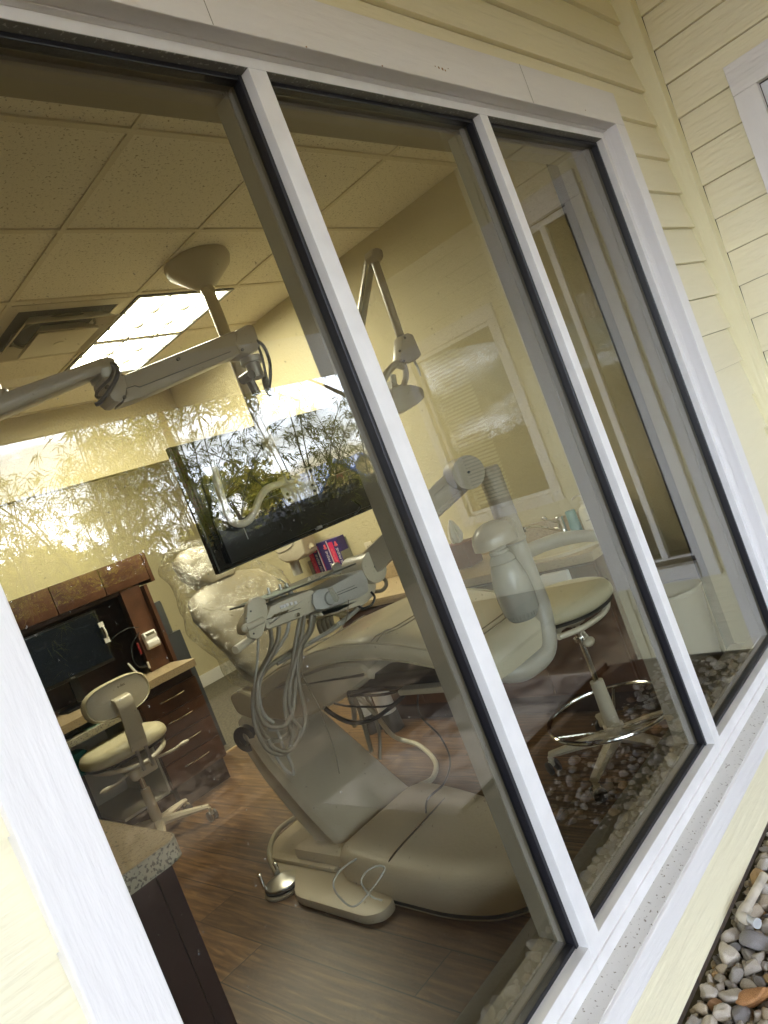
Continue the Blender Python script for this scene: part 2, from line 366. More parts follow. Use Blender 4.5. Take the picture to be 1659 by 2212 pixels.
# room
obj('floor', B(-1.5, 3.19, 1.0, 4.57, -.1, 0), wood_floor(), kind='structure', smooth=0)
cpt = mat('grey_carpet', (.11, .095, .065), .95, var=.45, vscale=55, bump=1, bscale=120, bdist=.006)
obj('carpet', B(-1.5, 6.0, 4.60, 7.05, -.1, .003), cpt, kind='structure', smooth=0)
obj('floor_strip', B(-1.5, 3.3, 4.57, 4.60, -.1, .007), mat('pale_wood_strip', (.50, .36, .19), .5), kind='structure', smooth=0)
TILE = tile_mat()
ceiling = obj('ceiling', B(-1.5, 6, 1.2, 7.1, CEIL, CEIL+.1), TILE, kind='structure', smooth=0)
GRID = mat('cream_ceiling_grid', (.70, .63, .47), .6)
b = new_bm(); ts = .6094
for i in range(-4, 5):
    X = 1.401+ts*i
    if X < 3.15: box(b, X-.012, X+.012, 1.2, 4.88, CEIL-.006, CEIL+.001)
for j in range(0, 6):
    Y = 1.803+ts*j
    box(b, -1.5, 3.19, Y-.012, Y+.012, CEIL-.0075, CEIL+.001)
obj('ceiling_grid', b, GRID, ceiling, smooth=0)
# walls of the room
wl = new_bm()
box(wl, 3.19, 3.30, 1.2, 4.94, 0, CEIL)                       # right wall
obj('right_wall', wl, WALLY, kind='structure', smooth=0)
obj('left_wall', B(-1.6, -1.5, 1.2, 7.1, 0, CEIL), WALLY, kind='structure', smooth=0)
obj('header_wall', B(-1.5, 6.0, 4.88, 4.98, 2.10, CEIL), WALLY, kind='structure', smooth=0)
hw = obj('hallway_wall', B(-1.5, 6.0, 7.05, 7.15, 0, CEIL), WALLY, kind='structure', smooth=0)
obj('baseboard', B(-1.5, 6.0, 7.032, 7.05, 0, .13, bev=.004), WHITEB, hw, smooth=0)
obj('hallway_end_wall', B(6.0, 6.1, 4.94, 7.15, 0, CEIL), WALLY, kind='structure', smooth=0)
obj('half_wall', B(-1.5, 2.16, 4.72, 4.80, 0, 1.46), WALLY, kind='structure', smooth=0)
# front wall round the window, four blocks that butt
fw = new_bm()
box(fw, -3.5, .262, .985, 1.2, -.06, 3.2)
box(fw, 2.822, 3.62, .985, 1.2, -.06, 3.2)
box(fw, .262, 2.822, .985, 1.2, 2.272, 3.2)
box(fw, .262, 2.822, .985, 1.2, -.06, .198)
obj('front_wall', fw, WALLY, kind='structure', smooth=0)
ret = new_bm()
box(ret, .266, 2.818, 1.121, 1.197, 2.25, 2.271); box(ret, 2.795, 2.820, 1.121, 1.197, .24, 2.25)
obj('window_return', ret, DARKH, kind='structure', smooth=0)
obj('window_stool', B(.266, 2.795, 1.121, 1.215, .199, .239, bev=.004), mat('grey_stool', (.20, .19, .17), .6), kind='structure', smooth=0)
# roof over room and porch
RF = mat('roof_shingle', (.12, .11, .10), .9)
SOF = mat('cream_soffit', (.86, .75, .48), .6)
pr = thing('porch_roof', 'deep cream porch soffit with white fascia board over the window wall', 'porch roof', (0, -1, 3.0))
obj('soffit', B(-8, 9.5, -3.2, .968, 3.02, 3.06), SOF, pr, smooth=0)
obj('roof_deck', B(-8, 9, -3.4, 9, 3.21, 3.35), RF, pr, smooth=0)
obj('fascia', B(-8, 9.5, -3.24, -3.20, 2.57, 3.20), mat('white_fascia', (.8, .78, .74), .5), pr, smooth=0)
obj('gutter', B(-8, 9.5, -3.36, -3.242, 2.86, 2.99, bev=.02), ALU, pr, smooth=0)

# ------------------------------------------------------------------ clapboard walls
ZL = 2.762; PITCHZ = .1484
def laps(fn, zmin, zmax):
    z = ZL+PITCHZ*3
    while z > zmin-.01:
        lo = max(z-PITCHZ, zmin); hi = min(z, zmax)
        if hi-lo > .004: fn(lo, hi, z-PITCHZ, z)
        z -= PITCHZ
def lap_y(bm, x0, x1, zmin, zmax):       # boards facing -Y
    def f(lo, hi, zb, zt):
        def yy(z): return .981-.016*(zt-z)/PITCHZ
        if lo == zb: lo = lo+.0022
        prism(bm, [(yy(hi), hi), (yy(lo), lo), (.9842, lo), (.9842, hi)], 'x', x0, x1)
    laps(f, zmin, zmax)
def lap_x(bm, XW, y0, y1, zmin, zmax):   # boards facing -X, face around XW
    def f(lo, hi, zb, zt):
        def xx(z): return XW+.006-.016*(zt-z)/PITCHZ
        if lo == zb: lo = lo+.0022
        prism(bm, [(xx(hi), hi), (xx(lo), lo), (XW+.0095, lo), (XW+.0095, hi)], 'y', y0, y1)
    laps(f, zmin, zmax)
cw = thing('clapboard_wall', 'pale yellow clapboard wall around the wide three-pane window', 'clapboard wall', (2, .97, 0))
b = new_bm()
lap_y(b, -3.0, .205, -.035, 2.388); lap_y(b, 2.887, 3.32, -.035, 2.388); lap_y(b, -3.0, 3.32, 2.388, 3.02); lap_y(b, .205, 2.887, -.035, .134)
obj('siding', b, SID, cw, smooth=0)
LAPSH = mat('dark_paper', (.30, .26, .16), .9)  # dark sheet behind the gaps draws a shadow line under each board
b = new_bm(); box(b, -3.0, .204, .9844, .9848, -.03, 3.0); box(b, 2.888, 3.32, .9844, .9848, -.03, 3.0); box(b, .204, 2.888, .9844, .9848, 2.389, 3.0); obj('building_paper', b, LAPSH, cw, smooth=0)
obj('corner_board', B(3.32, 3.398, .905, .985, -.035, 3.02, bev=.003), POSTM, cw, smooth=0)
sw = thing('side_clapboard_wall', 'pale yellow clapboard wing wall at a right angle on the right, with its own small window', 'clapboard wall', (3.42, .5, 0))
b = new_bm()
lap_x(b, 3.40, .60+.09, .905, -.035, 3.02); lap_x(b, 3.40, .185, .69, 2.388, 3.02); lap_x(b, 3.40, .185, .69, -.035, .36)
obj('siding', b, SIDY, sw, smooth=0)
b = new_bm(); box(b, 3.4096, 3.4104, .691, .905, -.03, 3.0); box(b, 3.4096, 3.4104, .186, .69, 2.39, 3.0); obj('building_paper', b, LAPSH, sw, smooth=0)
obj('corner_board', B(3.385, 3.47, .105, .185, -.035, 3.02, bev=.003), POSTM, sw, smooth=0)
b = new_bm(); box(b, 3.411, 3.62, .60, .984, -.06, 3.2); box(b, 3.411, 3.62, .11, .22, -.06, 3.2); box(b, 3.411, 3.62, .22, .60, 2.27, 3.2); box(b, 3.411, 3.62, .22, .60, -.06, .46)
obj('sheathing', b, mat('dark_sheathing', (.06, .05, .04), .9), sw, smooth=0)
# far wing: return wall and its long side
fwg = thing('far_clapboard_wing', 'clapboard wing set back to the right, with a blind-covered window mirrored in the middle pane', 'clapboard wall', (5.2, -1, 0))
b = new_bm(); lap_x(b, 5.20, -1.05, .105, -.035, 3.02); lap_x(b, 5.20, -2.42, -2.14, -.035, 3.02); lap_x(b, 5.20, -2.14, -1.05, 2.388, 3.02); lap_x(b, 5.20, -2.14, -1.05, -.035, .67)
obj('siding', b, SIDY, fwg, smooth=0)
b = new_bm(); box(b, 3.62, 5.25, .115, .24, -.06, 3.2); box(b, 5.211, 5.6, -1.13, .114, -.06, 3.2); box(b, 5.211, 5.6, -2.42, -2.06, -.06, 3.2); box(b, 5.211, 5.6, -2.06, -1.13, 2.28, 3.2); box(b, 5.211, 5.6, -2.06, -1.13, -.06, .74)
obj('sheathing', b, SID, fwg, smooth=0)
# ------------------------------------------------------------------ main window
pw = thing('picture_window', 'wide three-pane picture window in white aluminium framed by white wood boards', 'window', (1.55, 1, .2))
obj('head_board', B(.205, 2.887, .945, .9845, 2.262, 2.388, bev=.003), TRIM, pw, smooth=0)
obj('side_board', B(.205, .294, .945, .9845, .134, 2.2615, bev=.003), TRIMV, pw, smooth=0)
obj('side_board', B(2.804, 2.887, .945, .9845, .134, 2.2615, bev=.003), TRIMV, pw, smooth=0)
b = new_bm(); prism(b, [(.9985, .2075), (.945, .191), (.945, .134), (.9844, .134), (.9846, .196), (.9985, .2)], 'x', .2945, 2.8035, bev=.002)
obj('sill', b, [TRIM], pw, smooth=0)
b = new_bm(); prism(b, [(.9980, .2095), (.953, .1955), (.953, .1935), (.998, .2072)], 'x', .296, 2.802)
obj('sill_top', b, SILLM, pw, smooth=0)
b = new_bm()
for u, v, r_ in ((948, 146, .0035), (956, 149, .0042), (962, 152, .003), (940, 143, .002), (968, 148, .0018), (1265, 238, .0022), (662, 101, .0022), (826, 142, .0025)):
    p = at(u, v, y=.9445); lathe(b, [(0, 0), (r_, 0), (r_*.7, .0006), (0, .0008)], (p.x, .9447, p.z), (0, -1, 0), 9)
obj('rust_stain', b, mat('rust_brown', (.30, .17, .08), .8), pw)
b = new_bm()
for x in (1.0, 2.2): box(b, x, x+.0012, .9438, .9446, 2.263, 2.387)
for z in (.8, 1.7): box(b, .207, .292, .9438, .9446, z, z+.0010)
obj('paint_crack', b, mat('grey_crack', (.35, .33, .30), .8), pw, smooth=0)
# jamb liners: the wood sides between boards and frame
obj('head_liner', B(.294, 2.804, .9848, .9995, 2.260, 2.2715), TRIM, pw, smooth=0)
obj('side_liner', B(2.806, 2.8215, .9848, .9995, .2, 2.2599), TRIMV, pw, smooth=0)
# aluminium frame
fr = new_bm()
box(fr, .264, 2.820, 1.0, 1.032, 2.237, 2.2705); box(fr, .264, .306, 1.0, 1.032, .203, 2.2369)
box(fr, 2.778, 2.820, 1.0, 1.032, .203, 2.2369)
box(fr, .3061, 2.7779, 1.0, 1.032, .236, .268); box(fr, .3061, 2.7779, .9955, 1.03, .2085, .2359)
obj('frame', fr, ALU, pw, smooth=0)
obj('head_drip', B(.307, 2.777, 1.0005, 1.0318, 2.2355, 2.2368), ALUS, pw, smooth=0)
MUL = [(1.107, 1.156), (1.9575, 2.000)]
for a, c in MUL:
    b = new_bm(); box(b, a, c, .9985, 1.032, .2362, 2.2354, bev=.0015); box(b, a, c, .9942, .9954, .212, .2359)
    obj('mullion', b, ALU, pw, smooth=0)
ifr = new_bm()
for (a, c) in [(.264, .312)]+[(a-.002, c+.004) for a, c in MUL]+[(2.772, 2.820)]:
    box(ifr, a, c, 1.048, 1.120, .27, 2.236)
    box(ifr, a-.006, a, 1.075, 1.119, .27, 2.236)
box(ifr, .264, 2.82, 1.048, 1.1205, .205, .2695); box(ifr, .264, 2.82, 1.048, 1.1205, 2.2365, 2.2695)
box(ifr, .312, 2.772, 1.078, 1.118, .2697, .276); box(ifr, .312, 2.772, 1.078, 1.118, 2.228, 2.2363)
obj('inner_frame', ifr, ALUB, pw, smooth=0)
PAN = [(.306, 1.107), (1.156, 1.9575), (2.0, 2.778)]
for a, c in PAN:
    g = obj('glass_pane', B(a+.001, c-.001, 1.0385, 1.0395, .2685, 2.2365), GLASS, pw, smooth=0)
    k = new_bm(); z0, z1 = .268, 2.2355
    box(k, a, a+.009, 1.028, 1.047, z0, z1, bev=.002); box(k, c-.011, c, 1.0225, 1.047, z0, z1, bev=.002)
    box(k, a+.0092, c-.0112, 1.026, 1.047, z0, z0+.010, bev=.002); box(k, a+.0092, c-.0112, 1.024, 1.047, z1-.012, z1, bev=.002)
    obj('gasket', k, GASK, g, smooth=0)
# ------------------------------------------------------------------ small window of the side wing
def side_window(XF, ya, yb, zt, zb, name, label, mull=None, dark=True):
    t = thing(name, label, 'window', (XF, (ya+yb)/2, zb))
    wv = .09
    obj('head_board', B(XF-.03, XF+.009, ya-wv, yb+wv, zt, zt+.12, bev=.003), TRIMY, t, smooth=0)
    obj('side_board', B(XF-.03, XF+.009, yb, yb+wv, zb-.08, zt-.0005, bev=.003), TRIMV, t, smooth=0)
    obj('side_board', B(XF-.03, XF+.009, ya-wv, ya, zb-.08, zt-.0005, bev=.003), TRIMV, t, smooth=0)
    obj('sill', B(XF-.045, XF+.02, ya+.001, yb-.001, zb-.08, zb-.002, bev=.004), TRIMY, t, smooth=0)
    f = new_bm(); fx0, fx1 = XF+.024, XF+.055
    box(f, fx0, fx1, ya, yb, zt-.03, zt); box(f, fx0, fx1, ya, yb, zb, zb+.03); box(f, fx0, fx1, ya, ya+.03, zb+.03, zt-.03); box(f, fx0, fx1, yb-.03, yb, zb+.03, zt-.03)
    if mull: box(f, fx0-.001, fx1, mull-.016, mull+.016, zb+.03, zt-.03)
    obj('frame', f, ALU, t, smooth=0)
    g = obj('glass_pane', B(XF+.045, XF+.046, ya+.02, yb-.02, zb+.02, zt-.02), GLASS, t, smooth=0)
    k = new_bm()
    box(k, XF+.038, XF+.05, yb-.042, yb-.03, zb+.03, zt-.03); box(k, XF+.038, XF+.05, ya+.03, yb-.03, zt-.042, zt-.03)
    obj('gasket', k, GASK, g, smooth=0)
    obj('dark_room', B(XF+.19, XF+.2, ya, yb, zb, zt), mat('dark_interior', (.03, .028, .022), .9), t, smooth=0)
    return t
side_window(3.40, .225, .60, 2.267, .44, 'side_window', 'small white window on the yellow side wall at the right edge, beside the corner post', .43)
w3 = side_window(5.20, -2.05, -1.14, 2.267, .75, 'blind_window', 'white window with lowered slat blinds on the set-back wing, mirrored in the middle pane')
b = new_bm()
for i in range(44):
    z = .82+i*.033
    prism(b, [(5.30, z), (5.325, z+.018), (5.326, z+.0195), (5.301, z+.0015)], 'y', -2.02, -1.6)
obj('blind_slats', b, mat('cream_blind', (.62, .58, .42), .5), w3, smooth=0)
obj('hallway_side_wall', B(3.301, 6.0, 4.82, 4.879, 0, CEIL), WALLY, kind='structure', smooth=0)

# =================================================================== CEILING THINGS
lt = thing('ceiling_light', 'lit fluorescent ceiling light with a gridded lens in a dark frame', 'ceiling light', (2.32, 3.65, CEIL))
x0, x1, y0, y1 = 2.030, 2.604, 3.055, 4.235
b = new_bm(); box(b, x0-.012, x0+.010, y0-.012, y1+.012, CEIL-.012, CEIL-.002); box(b, x1-.010, x1+.012, y0-.012, y1+.012, CEIL-.012, CEIL-.002)
box(b, x0+.010, x1-.010, y0-.012, y0+.010, CEIL-.012, CEIL-.002); box(b, x0+.010, x1-.010, y1-.010, y1+.012, CEIL-.012, CEIL-.002)
obj('frame', b, BLK, lt, smooth=0)
def lamp_lens():
    M = bpy.data.materials.new('lit_lens'); M.use_nodes = True; t = M.node_tree; n = t.nodes; n.clear(); k = t.links.new
    o = n.new('ShaderNodeOutputMaterial'); e = n.new('ShaderNodeEmission'); c = n.new('ShaderNodeTexCoord')
    z = n.new('ShaderNodeTexNoise'); z.inputs['Scale'].default_value = 9; r = n.new('ShaderNodeValToRGB')
    r.color_ramp.elements[0].color = (.8, .74, .55, 1); r.color_ramp.elements[1].color = (1, .95, .76, 1); r.color_ramp.elements[0].position = .35; r.color_ramp.elements[1].position = .6
    k(c.outputs['Object'], z.inputs[0]); k(z.outputs[0], r.inputs[0]); k(r.outputs[0], e.inputs[0]); e.inputs[1].default_value = LAMP; k(e.outputs[0], o.inputs[0]); return M
LAMP = 15
obj('lens', B(x0+.011, x1-.011, y0+.011, y1-.011, CEIL-.004, CEIL-.003), lamp_lens(), lt, smooth=0)
b = new_bm()
for i in (1, 2): X = x0+(x1-x0)*i/3; box(b, X-.006, X+.006, y0+.011, y1-.011, CEIL-.016, CEIL-.0045)
for i in range(1, 6): Y = y0+(y1-y0)*i/6; box(b, x0+.011, x1-.011, Y-.006, Y+.006, CEIL-.0155, CEIL-.0046)
obj('louver', b, mat('grey_louver', (.12, .11, .08), .5), lt, smooth=0)

hl = dup(lt, (2.6, 6.0, CEIL), PI/2, 'lit fluorescent light of the hallway beyond the header, farther and dimmer')  # added lamp out of view, brightens the hallway wall
for c_ in hl.children:
    if c_.name.startswith('lens'):
        LAMP = 11.0; c_.data = c_.data.copy(); c_.data.materials[0] = lamp_lens()
vt = thing('air_vent', 'square stepped ceiling air diffuser with dark gaps beside the light', 'air vent', (1.70, 3.36, CEIL))
CREAM = mat('cream_enamel', (.62, .56, .42), .4)
vx, vy = 1.705, 3.36
obj('backing', B(vx-.25, vx+.25, vy-.25, vy+.25, CEIL-.003, CEIL-.0018), mat('vent_dark', (.02, .018, .014), .9), vt, smooth=0)
def sqring(bm, h0, z0, h1, z1, th=.004):
    q = [(-1, -1), (1, -1), (1, 1), (-1, 1)]
    for i in range(4):
        a, c = q[i], q[(i+1) % 4]
        P = [Vector((vx+a[0]*h0, vy+a[1]*h0, z0)), Vector((vx+c[0]*h0, vy+c[1]*h0, z0)), Vector((vx+c[0]*h1, vy+c[1]*h1, z1)), Vector((vx+a[0]*h1, vy+a[1]*h1, z1))]
        Vv = [bm.verts.new(p) for p in P]+[bm.verts.new(p+Vector((0, 0, th))) for p in P]
        bm.faces.new(Vv[:4]); bm.faces.new(Vv[4:][::-1])
        for k in range(4): bm.faces.new((Vv[k], Vv[(k+1) % 4], Vv[4+(k+1) % 4], Vv[4+k]))
b = new_bm(); sqring(b, .300, CEIL-.006, .245, CEIL-.010); obj('frame', b, CREAM, vt, smooth=0)
b = new_bm(); sqring(b, .225, CEIL-.060, .175, CEIL-.012); sqring(b, .235, CEIL-.062, .2251, CEIL-.058); obj('outer_cone', b, CREAM, vt, smooth=0)
b = new_bm(); sqring(b, .150, CEIL-.075, .10, CEIL-.03); box(b, vx-.15, vx+.15, vy-.15, vy+.15, CEIL-.083, CEIL-.077, bev=.002); cyl(b, (vx, vy, CEIL-.086), (vx, vy, CEIL-.083), .025)
obj('centre_plate', b, CREAM, vt, smooth=30)
b = new_bm(); tube(b, [(vx+.2*math.cos(a), vy+.2*math.sin(a), CEIL-.022) for a in [i*PI/10 for i in range(20)]], .007, 6, 0, True); obj('ring', b, mat('vent_ring', (.10, .09, .07), .5), vt)

# ceiling post with canopy, bent tube and the television it carries
PX, PY = 2.164, 2.70
tm = thing('tv_mount', 'ceiling post with round conical canopy and bent tube that carries the television', 'TV mount', (PX, PY, CEIL))
b = new_bm(); lathe(b, [(0, -.001), (.155, -.001), (.160, -.02), (.150, -.05), (.05, -.135), (.034, -.142), (0, -.142)], (PX, PY, CEIL), n=40); obj('canopy', b, mat('cream_canopy', (.45, .40, .29), .4), tm)
b = new_bm(); cyl(b, (PX, PY, CEIL-.14), (PX, PY, 1.575), .030, n=24); cyl(b, (PX, PY, CEIL-.165), (PX, PY, CEIL-.14), .034); obj('pole', b, CREAM, tm)
TY = 2.80
def tvp(px, py, y): return at(px, py, y=y)
pts = [tvp(x, y, 2.72) for x, y in [(461, 1010), (470, 1045), (482, 1085), (492, 1112), (508, 1130), (530, 1129), (548, 1110), (560, 1078), (577, 1056), (605, 1045), (635, 1035), (672, 1019)]]
b = new_bm(); tube(b, pts, .0175, 14, 6); obj('bent_tube', b, mat('pale_tube', (.75, .73, .64), .3), tm)
c = tvp(648, 1048, 2.745); b = new_bm()
box(b, c.x-.11, c.x+.11, 2.757, 2.761, c.z-.07, c.z+.045, bev=.001)
obj('bracket', b, mat('pale_bracket', (.72, .71, .64), .3), tm)
b = new_bm()
for dx in (-.085, .085):
    for dz in (-.05, -.02, .03): cyl(b, (c.x+dx, 2.7568, c.z+dz), (c.x+dx, 2.7545, c.z+dz), .008, n=12)
obj('bolt', b, BLK, tm)
for px, py in ((621, 1034), (668, 1018)):
    k = tvp(px, py, 2.70); b = new_bm(); cyl(b, (k.x, 2.757, k.z), (k.x, 2.69, k.z), .021, n=18)
    kn = obj('clamp_knob', b, mat('pale_bracket', (.6, .6, .55)), tm)
    b = new_bm(); cyl(b, (k.x, 2.6895, k.z), (k.x, 2.686, k.z), .012, n=14); obj('screw_head', b, BLK, kn)

TX0, TX1, TZ0, TZ1 = 1.715, 2.80, 1.235, 1.835
tv = thing('television', 'large black flat television seen from its glossy back, hung from the bent tube', 'television', (2.25, TY, TZ0))
b = new_bm(); box(b, TX0, TX1, TY, TY+.03, TZ0, TZ1, bev=.006); obj('screen_shell', b, BLKG, tv)
b = new_bm(); box(b, TX0+.03, TX1-.03, TY-.012, TY-.0003, TZ0+.10, TZ1-.04, bev=.005); obj('back_cover', b, BLKG, tv)
b = new_bm(); box(b, TX0+.06, TX1-.06, TY-.032, TY-.0125, TZ0+.02, TZ0+.24, bev=.008); obj('electronics_box', b, BLK, tv)
b = new_bm(); box(b, TX0-.001, TX0+.008, TY-.004, TY+.031, TZ0, TZ1); box(b, TX0+.0085, TX1, TY-.004, TY+.031, TZ0-.002, TZ0+.006); obj('bezel', b, mat('dark_bezel', (.03, .03, .03), .25), tv, smooth=0)
b = new_bm()
for i in range(8):
    x = 2.07+i*.022; z = 1.492+i*.003; lathe(b, [(.0075, 0), (.0075, .004), (.004, .004), (.004, 0)], (x, TY-.0125, z), (0, -1, 0), 12)
box(b, 2.05, 2.20, TY-.0135, TY-.0125, 1.478, 1.480)
obj('port', b, mat('pale_port', (.5, .5, .5), .3), tv, smooth=30)
b = new_bm(); box(b, 1.90, 1.905, TY-.0335, TY-.0328, 1.33, 1.40); box(b, 2.31, 2.345, TY-.034, TY-.0125, 1.245, 1.262, bev=.003); obj('label_plate', b, mat('grey_label', (.3, .3, .3)), tv, smooth=0)
b = new_bm(); tube(b, [tvp(514, 1055, 2.77), tvp(480, 1085, 2.75), tvp(476, 1110, 2.74), tvp(487, 1135, 2.75)], .006, 8); obj('power_cord', b, BLK, tv)
b = new_bm(); tube(b, [(2.62, TY-.03, 1.31), (2.625, TY-.05, 1.27), (2.58, TY-.04, 1.245)], .006, 8); obj('antenna_lead', b, BLK, tv)

# long monitor arm coming in from the left
ma = thing('monitor_arm', 'beige two-part swing arm with black cable loops, crossing in front of the light', 'swing arm', at(245, 830, y=2.3))
AY = 2.3
def A(px, py, y=AY): return at(px, py, y=y)
def slab(bm, pts, y0, y1, bev=.012): prism(bm, [(p.x, p.z) for p in pts], 'y', y0, y1, bev=bev)
s = 1200/1659*.5486
def ci(u, v, y=AY): return at(u*s, 658.3+v*s, y=y)
b = new_bm(); slab(b, [ci(-420, 740), ci(-420, 650), ci(520, 312), ci(548, 306), ci(600, 308), ci(612, 372), ci(590, 378), ci(520, 400), ci(40, 606), ci(-100, 670)], AY-.045, AY+.045, .014); obj('rear_arm', b, GREYB, ma)
b = new_bm(); p = ci(568, 385); cyl(b, (p.x, AY, p.z+.012), (p.x, AY, p.z-.02), .052, n=26); obj('pivot_ring', b, STEEL, ma)
b = new_bm(); slab(b, [ci(528, 420), ci(620, 392), ci(648, 400), ci(664, 470), ci(655, 530), ci(630, 556), ci(595, 556), ci(570, 530)], AY-.05, AY+.05, .014); obj('elbow', b, GREYB, ma)
b = new_bm(); slab(b, [ci(650, 402), ci(1250, 160), ci(1285, 285), ci(760, 520), ci(640, 560), ci(664, 500)], AY-.042, AY+.042, .010); obj('front_arm', b, GREYB, ma)
b = new_bm(); tube(b, [ci(668, 462, AY-.043), ci(735, 440, AY-.043), ci(760, 448, AY-.043), ci(1255, 255, AY-.043)], .0014, 6, 0)
obj('seam', b, INK, ma)
b = new_bm(); slab(b, [ci(1255, 160), ci(1320, 128), ci(1350, 132), ci(1392, 260), ci(1330, 290), ci(1280, 292), ci(1248, 240)], AY-.05, AY+.05, .018); obj('head_cover', b, GREYB, ma)
b = new_bm()
for u, v in ((586, 446), (678, 503), (972, 294), (1320, 244)):
    p = ci(u, v, AY-.05); cyl(b, (p.x, AY-.052, p.z), (p.x, AY-.04, p.z), .0065, n=12)
obj('screw', b, mat('dark_screw', (.10, .08, .06), .3, metal=.6), ma)
b = new_bm(); p = ci(1365, 290); q = ci(1400, 400); cyl(b, p, p.lerp(q, .28), .048, n=24); cyl(b, p.lerp(q, .28), q, .032, n=20); obj('tilt_joint', b, STEEL, ma)
b = new_bm(); tube(b, [ci(1350, 395), ci(1375, 440), ci(1400, 490)], .018, 10); tube(b, [ci(1435, 370), ci(1450, 440), ci(1480, 500)], .014, 10); p = ci(1350, 390, AY-.02); cyl(b, (p.x, AY-.045, p.z), (p.x, AY+.02, p.z), .020); obj('yoke', b, mat('dark_grey_metal', (.12, .11, .10), .35, metal=.5), ma)
b = new_bm()
tube(b, [ci(590, 318, AY-.03), ci(630, 330, AY-.06), ci(640, 380, AY-.08), ci(600, 460, AY-.08), ci(545, 530, AY-.07), ci(520, 543, AY-.06)], .0075, 8)
tube(b, [ci(600, 330, AY-.03), ci(618, 350, AY-.06), ci(600, 400, AY-.08), ci(540, 460, AY-.08), ci(525, 500, AY-.07), ci(560, 505, AY-.05)], .0055, 8)
tube(b, [ci(1370, 185, AY-.03), ci(1430, 220, AY-.06), ci(1465, 300, AY-.07), ci(1472, 380, AY-.06), ci(1465, 450, AY-.04)], .0075, 8)
tube(b, [ci(1385, 200, AY-.03), ci(1415, 250, AY-.05), ci(1435, 320, AY-.06), ci(1448, 400, AY-.04)], .0055, 8)
obj('cable', b, BLK, ma)
b = new_bm(); p = ci(5, 500, AY); cyl(b, (p.x-.02, AY, p.z-.03), (p.x-.02, AY, CEIL-.001), .03, n=20); cyl(b, (p.x-.02, AY, p.z-.012), (p.x-.02, AY, p.z+.012), .045, n=24); obj('ceiling_post', b, GREYB, ma)

# treatment light on its jointed arm, middle pane
tl = thing('treatment_light', 'dental operating light hanging from a jointed beige arm in the middle pane', 'dental light', at(800, 600, y=2.0))
LY = 2.0
def lb(u, v, y=LY): return at(740.6+u*.3307, 493.7+v*.3307, y=y)
b = new_bm(); slab(b, [lb(165, 150), lb(195, 140), lb(235, 158), lb(240, 205), lb(228, 235), lb(182, 215), lb(163, 190)], LY-.03, LY+.03, .012); obj('top_joint', b, GREYB, tl)
b = new_bm(); P0, P1 = lb(178, 215, LY+.03), lb(90, 760, LY+.32); tube(b, [P0, P0.lerp(P1, .5), P1], .025, 14, 4)
obj('rear_arm', b, mat('ribbed_arm', (.30, .28, .24), .35, metal=.5), tl)
b = new_bm(); tube(b, [P0+Vector((-.02, -.012, 0)), P1+Vector((-.02, -.012, 0))], .006, 6, 0); obj('cable_channel', b, CHR, tl)
b = new_bm(); cyl(b, lb(212, 225), lb(375, 700), .0185, .0185, n=20); obj('front_arm', b, GREYB, tl)
b = new_bm(); slab(b, [lb(358, 715), lb(395, 695), lb(432, 705), lb(490, 840), lb(462, 868), lb(400, 895), lb(352, 868)], LY-.028, LY+.028, .010); obj('bracket', b, GREYB, tl)
b = new_bm()
for u, v in ((404, 714), (371, 800), (397, 866)):
    p = lb(u, v, LY-.028); cyl(b, (p.x, LY-.032, p.z), (p.x, LY-.026, p.z), .006, n=12)
obj('screw', b, mat('dark_screw', (.1, .08, .06)), tl)
b = new_bm(); p = lb(470, 870); tube(b, [lb(465, 865), lb(490, 910), lb(508, 965)], lambda t: .007*(1-.6*t), 10, 4); tube(b, [lb(478, 742), lb(462, 741)], .003, 6, 0); obj('hook', b, STEEL, tl)
b = new_bm(); tube(b, [lb(352, 880), lb(300, 930), lb(270, 980), lb(240, 1060)], .016, 10, 6); tube(b, [lb(400, 900), lb(412, 950), lb(405, 1000), lb(380, 1055)], .014, 10, 6); tube(b, [lb(345, 885), lb(400, 905)], .016, 10, 0); obj('yoke', b, GREYB, tl)
c = lb(345, 1130); M3 = Matrix.Rotation(R(-8), 3, 'Y')
b = new_bm(); pts = [lb(250, 1080), lb(300, 1050), lb(375, 1050), lb(455, 1070), lb(470, 1140), lb(430, 1175), lb(350, 1225), lb(250, 1250)]
slab(b, pts, LY-.07, LY+.07, .018); obj('lamp_head', b, GREYB, tl)
b = new_bm(); cyl(b, lb(300, 1030), lb(345, 1045), .022, n=18); tube(b, [lb(325, 960), lb(335, 1035)], .014, 10, 0); obj('lamp_joint', b, STEEL, tl)
b = new_bm(); tube(b, [lb(435, 1080), lb(488, 1092)], .010, 10, 0); obj('handle', b, mat('black_handle', (.03, .03, .03), .25), tl)

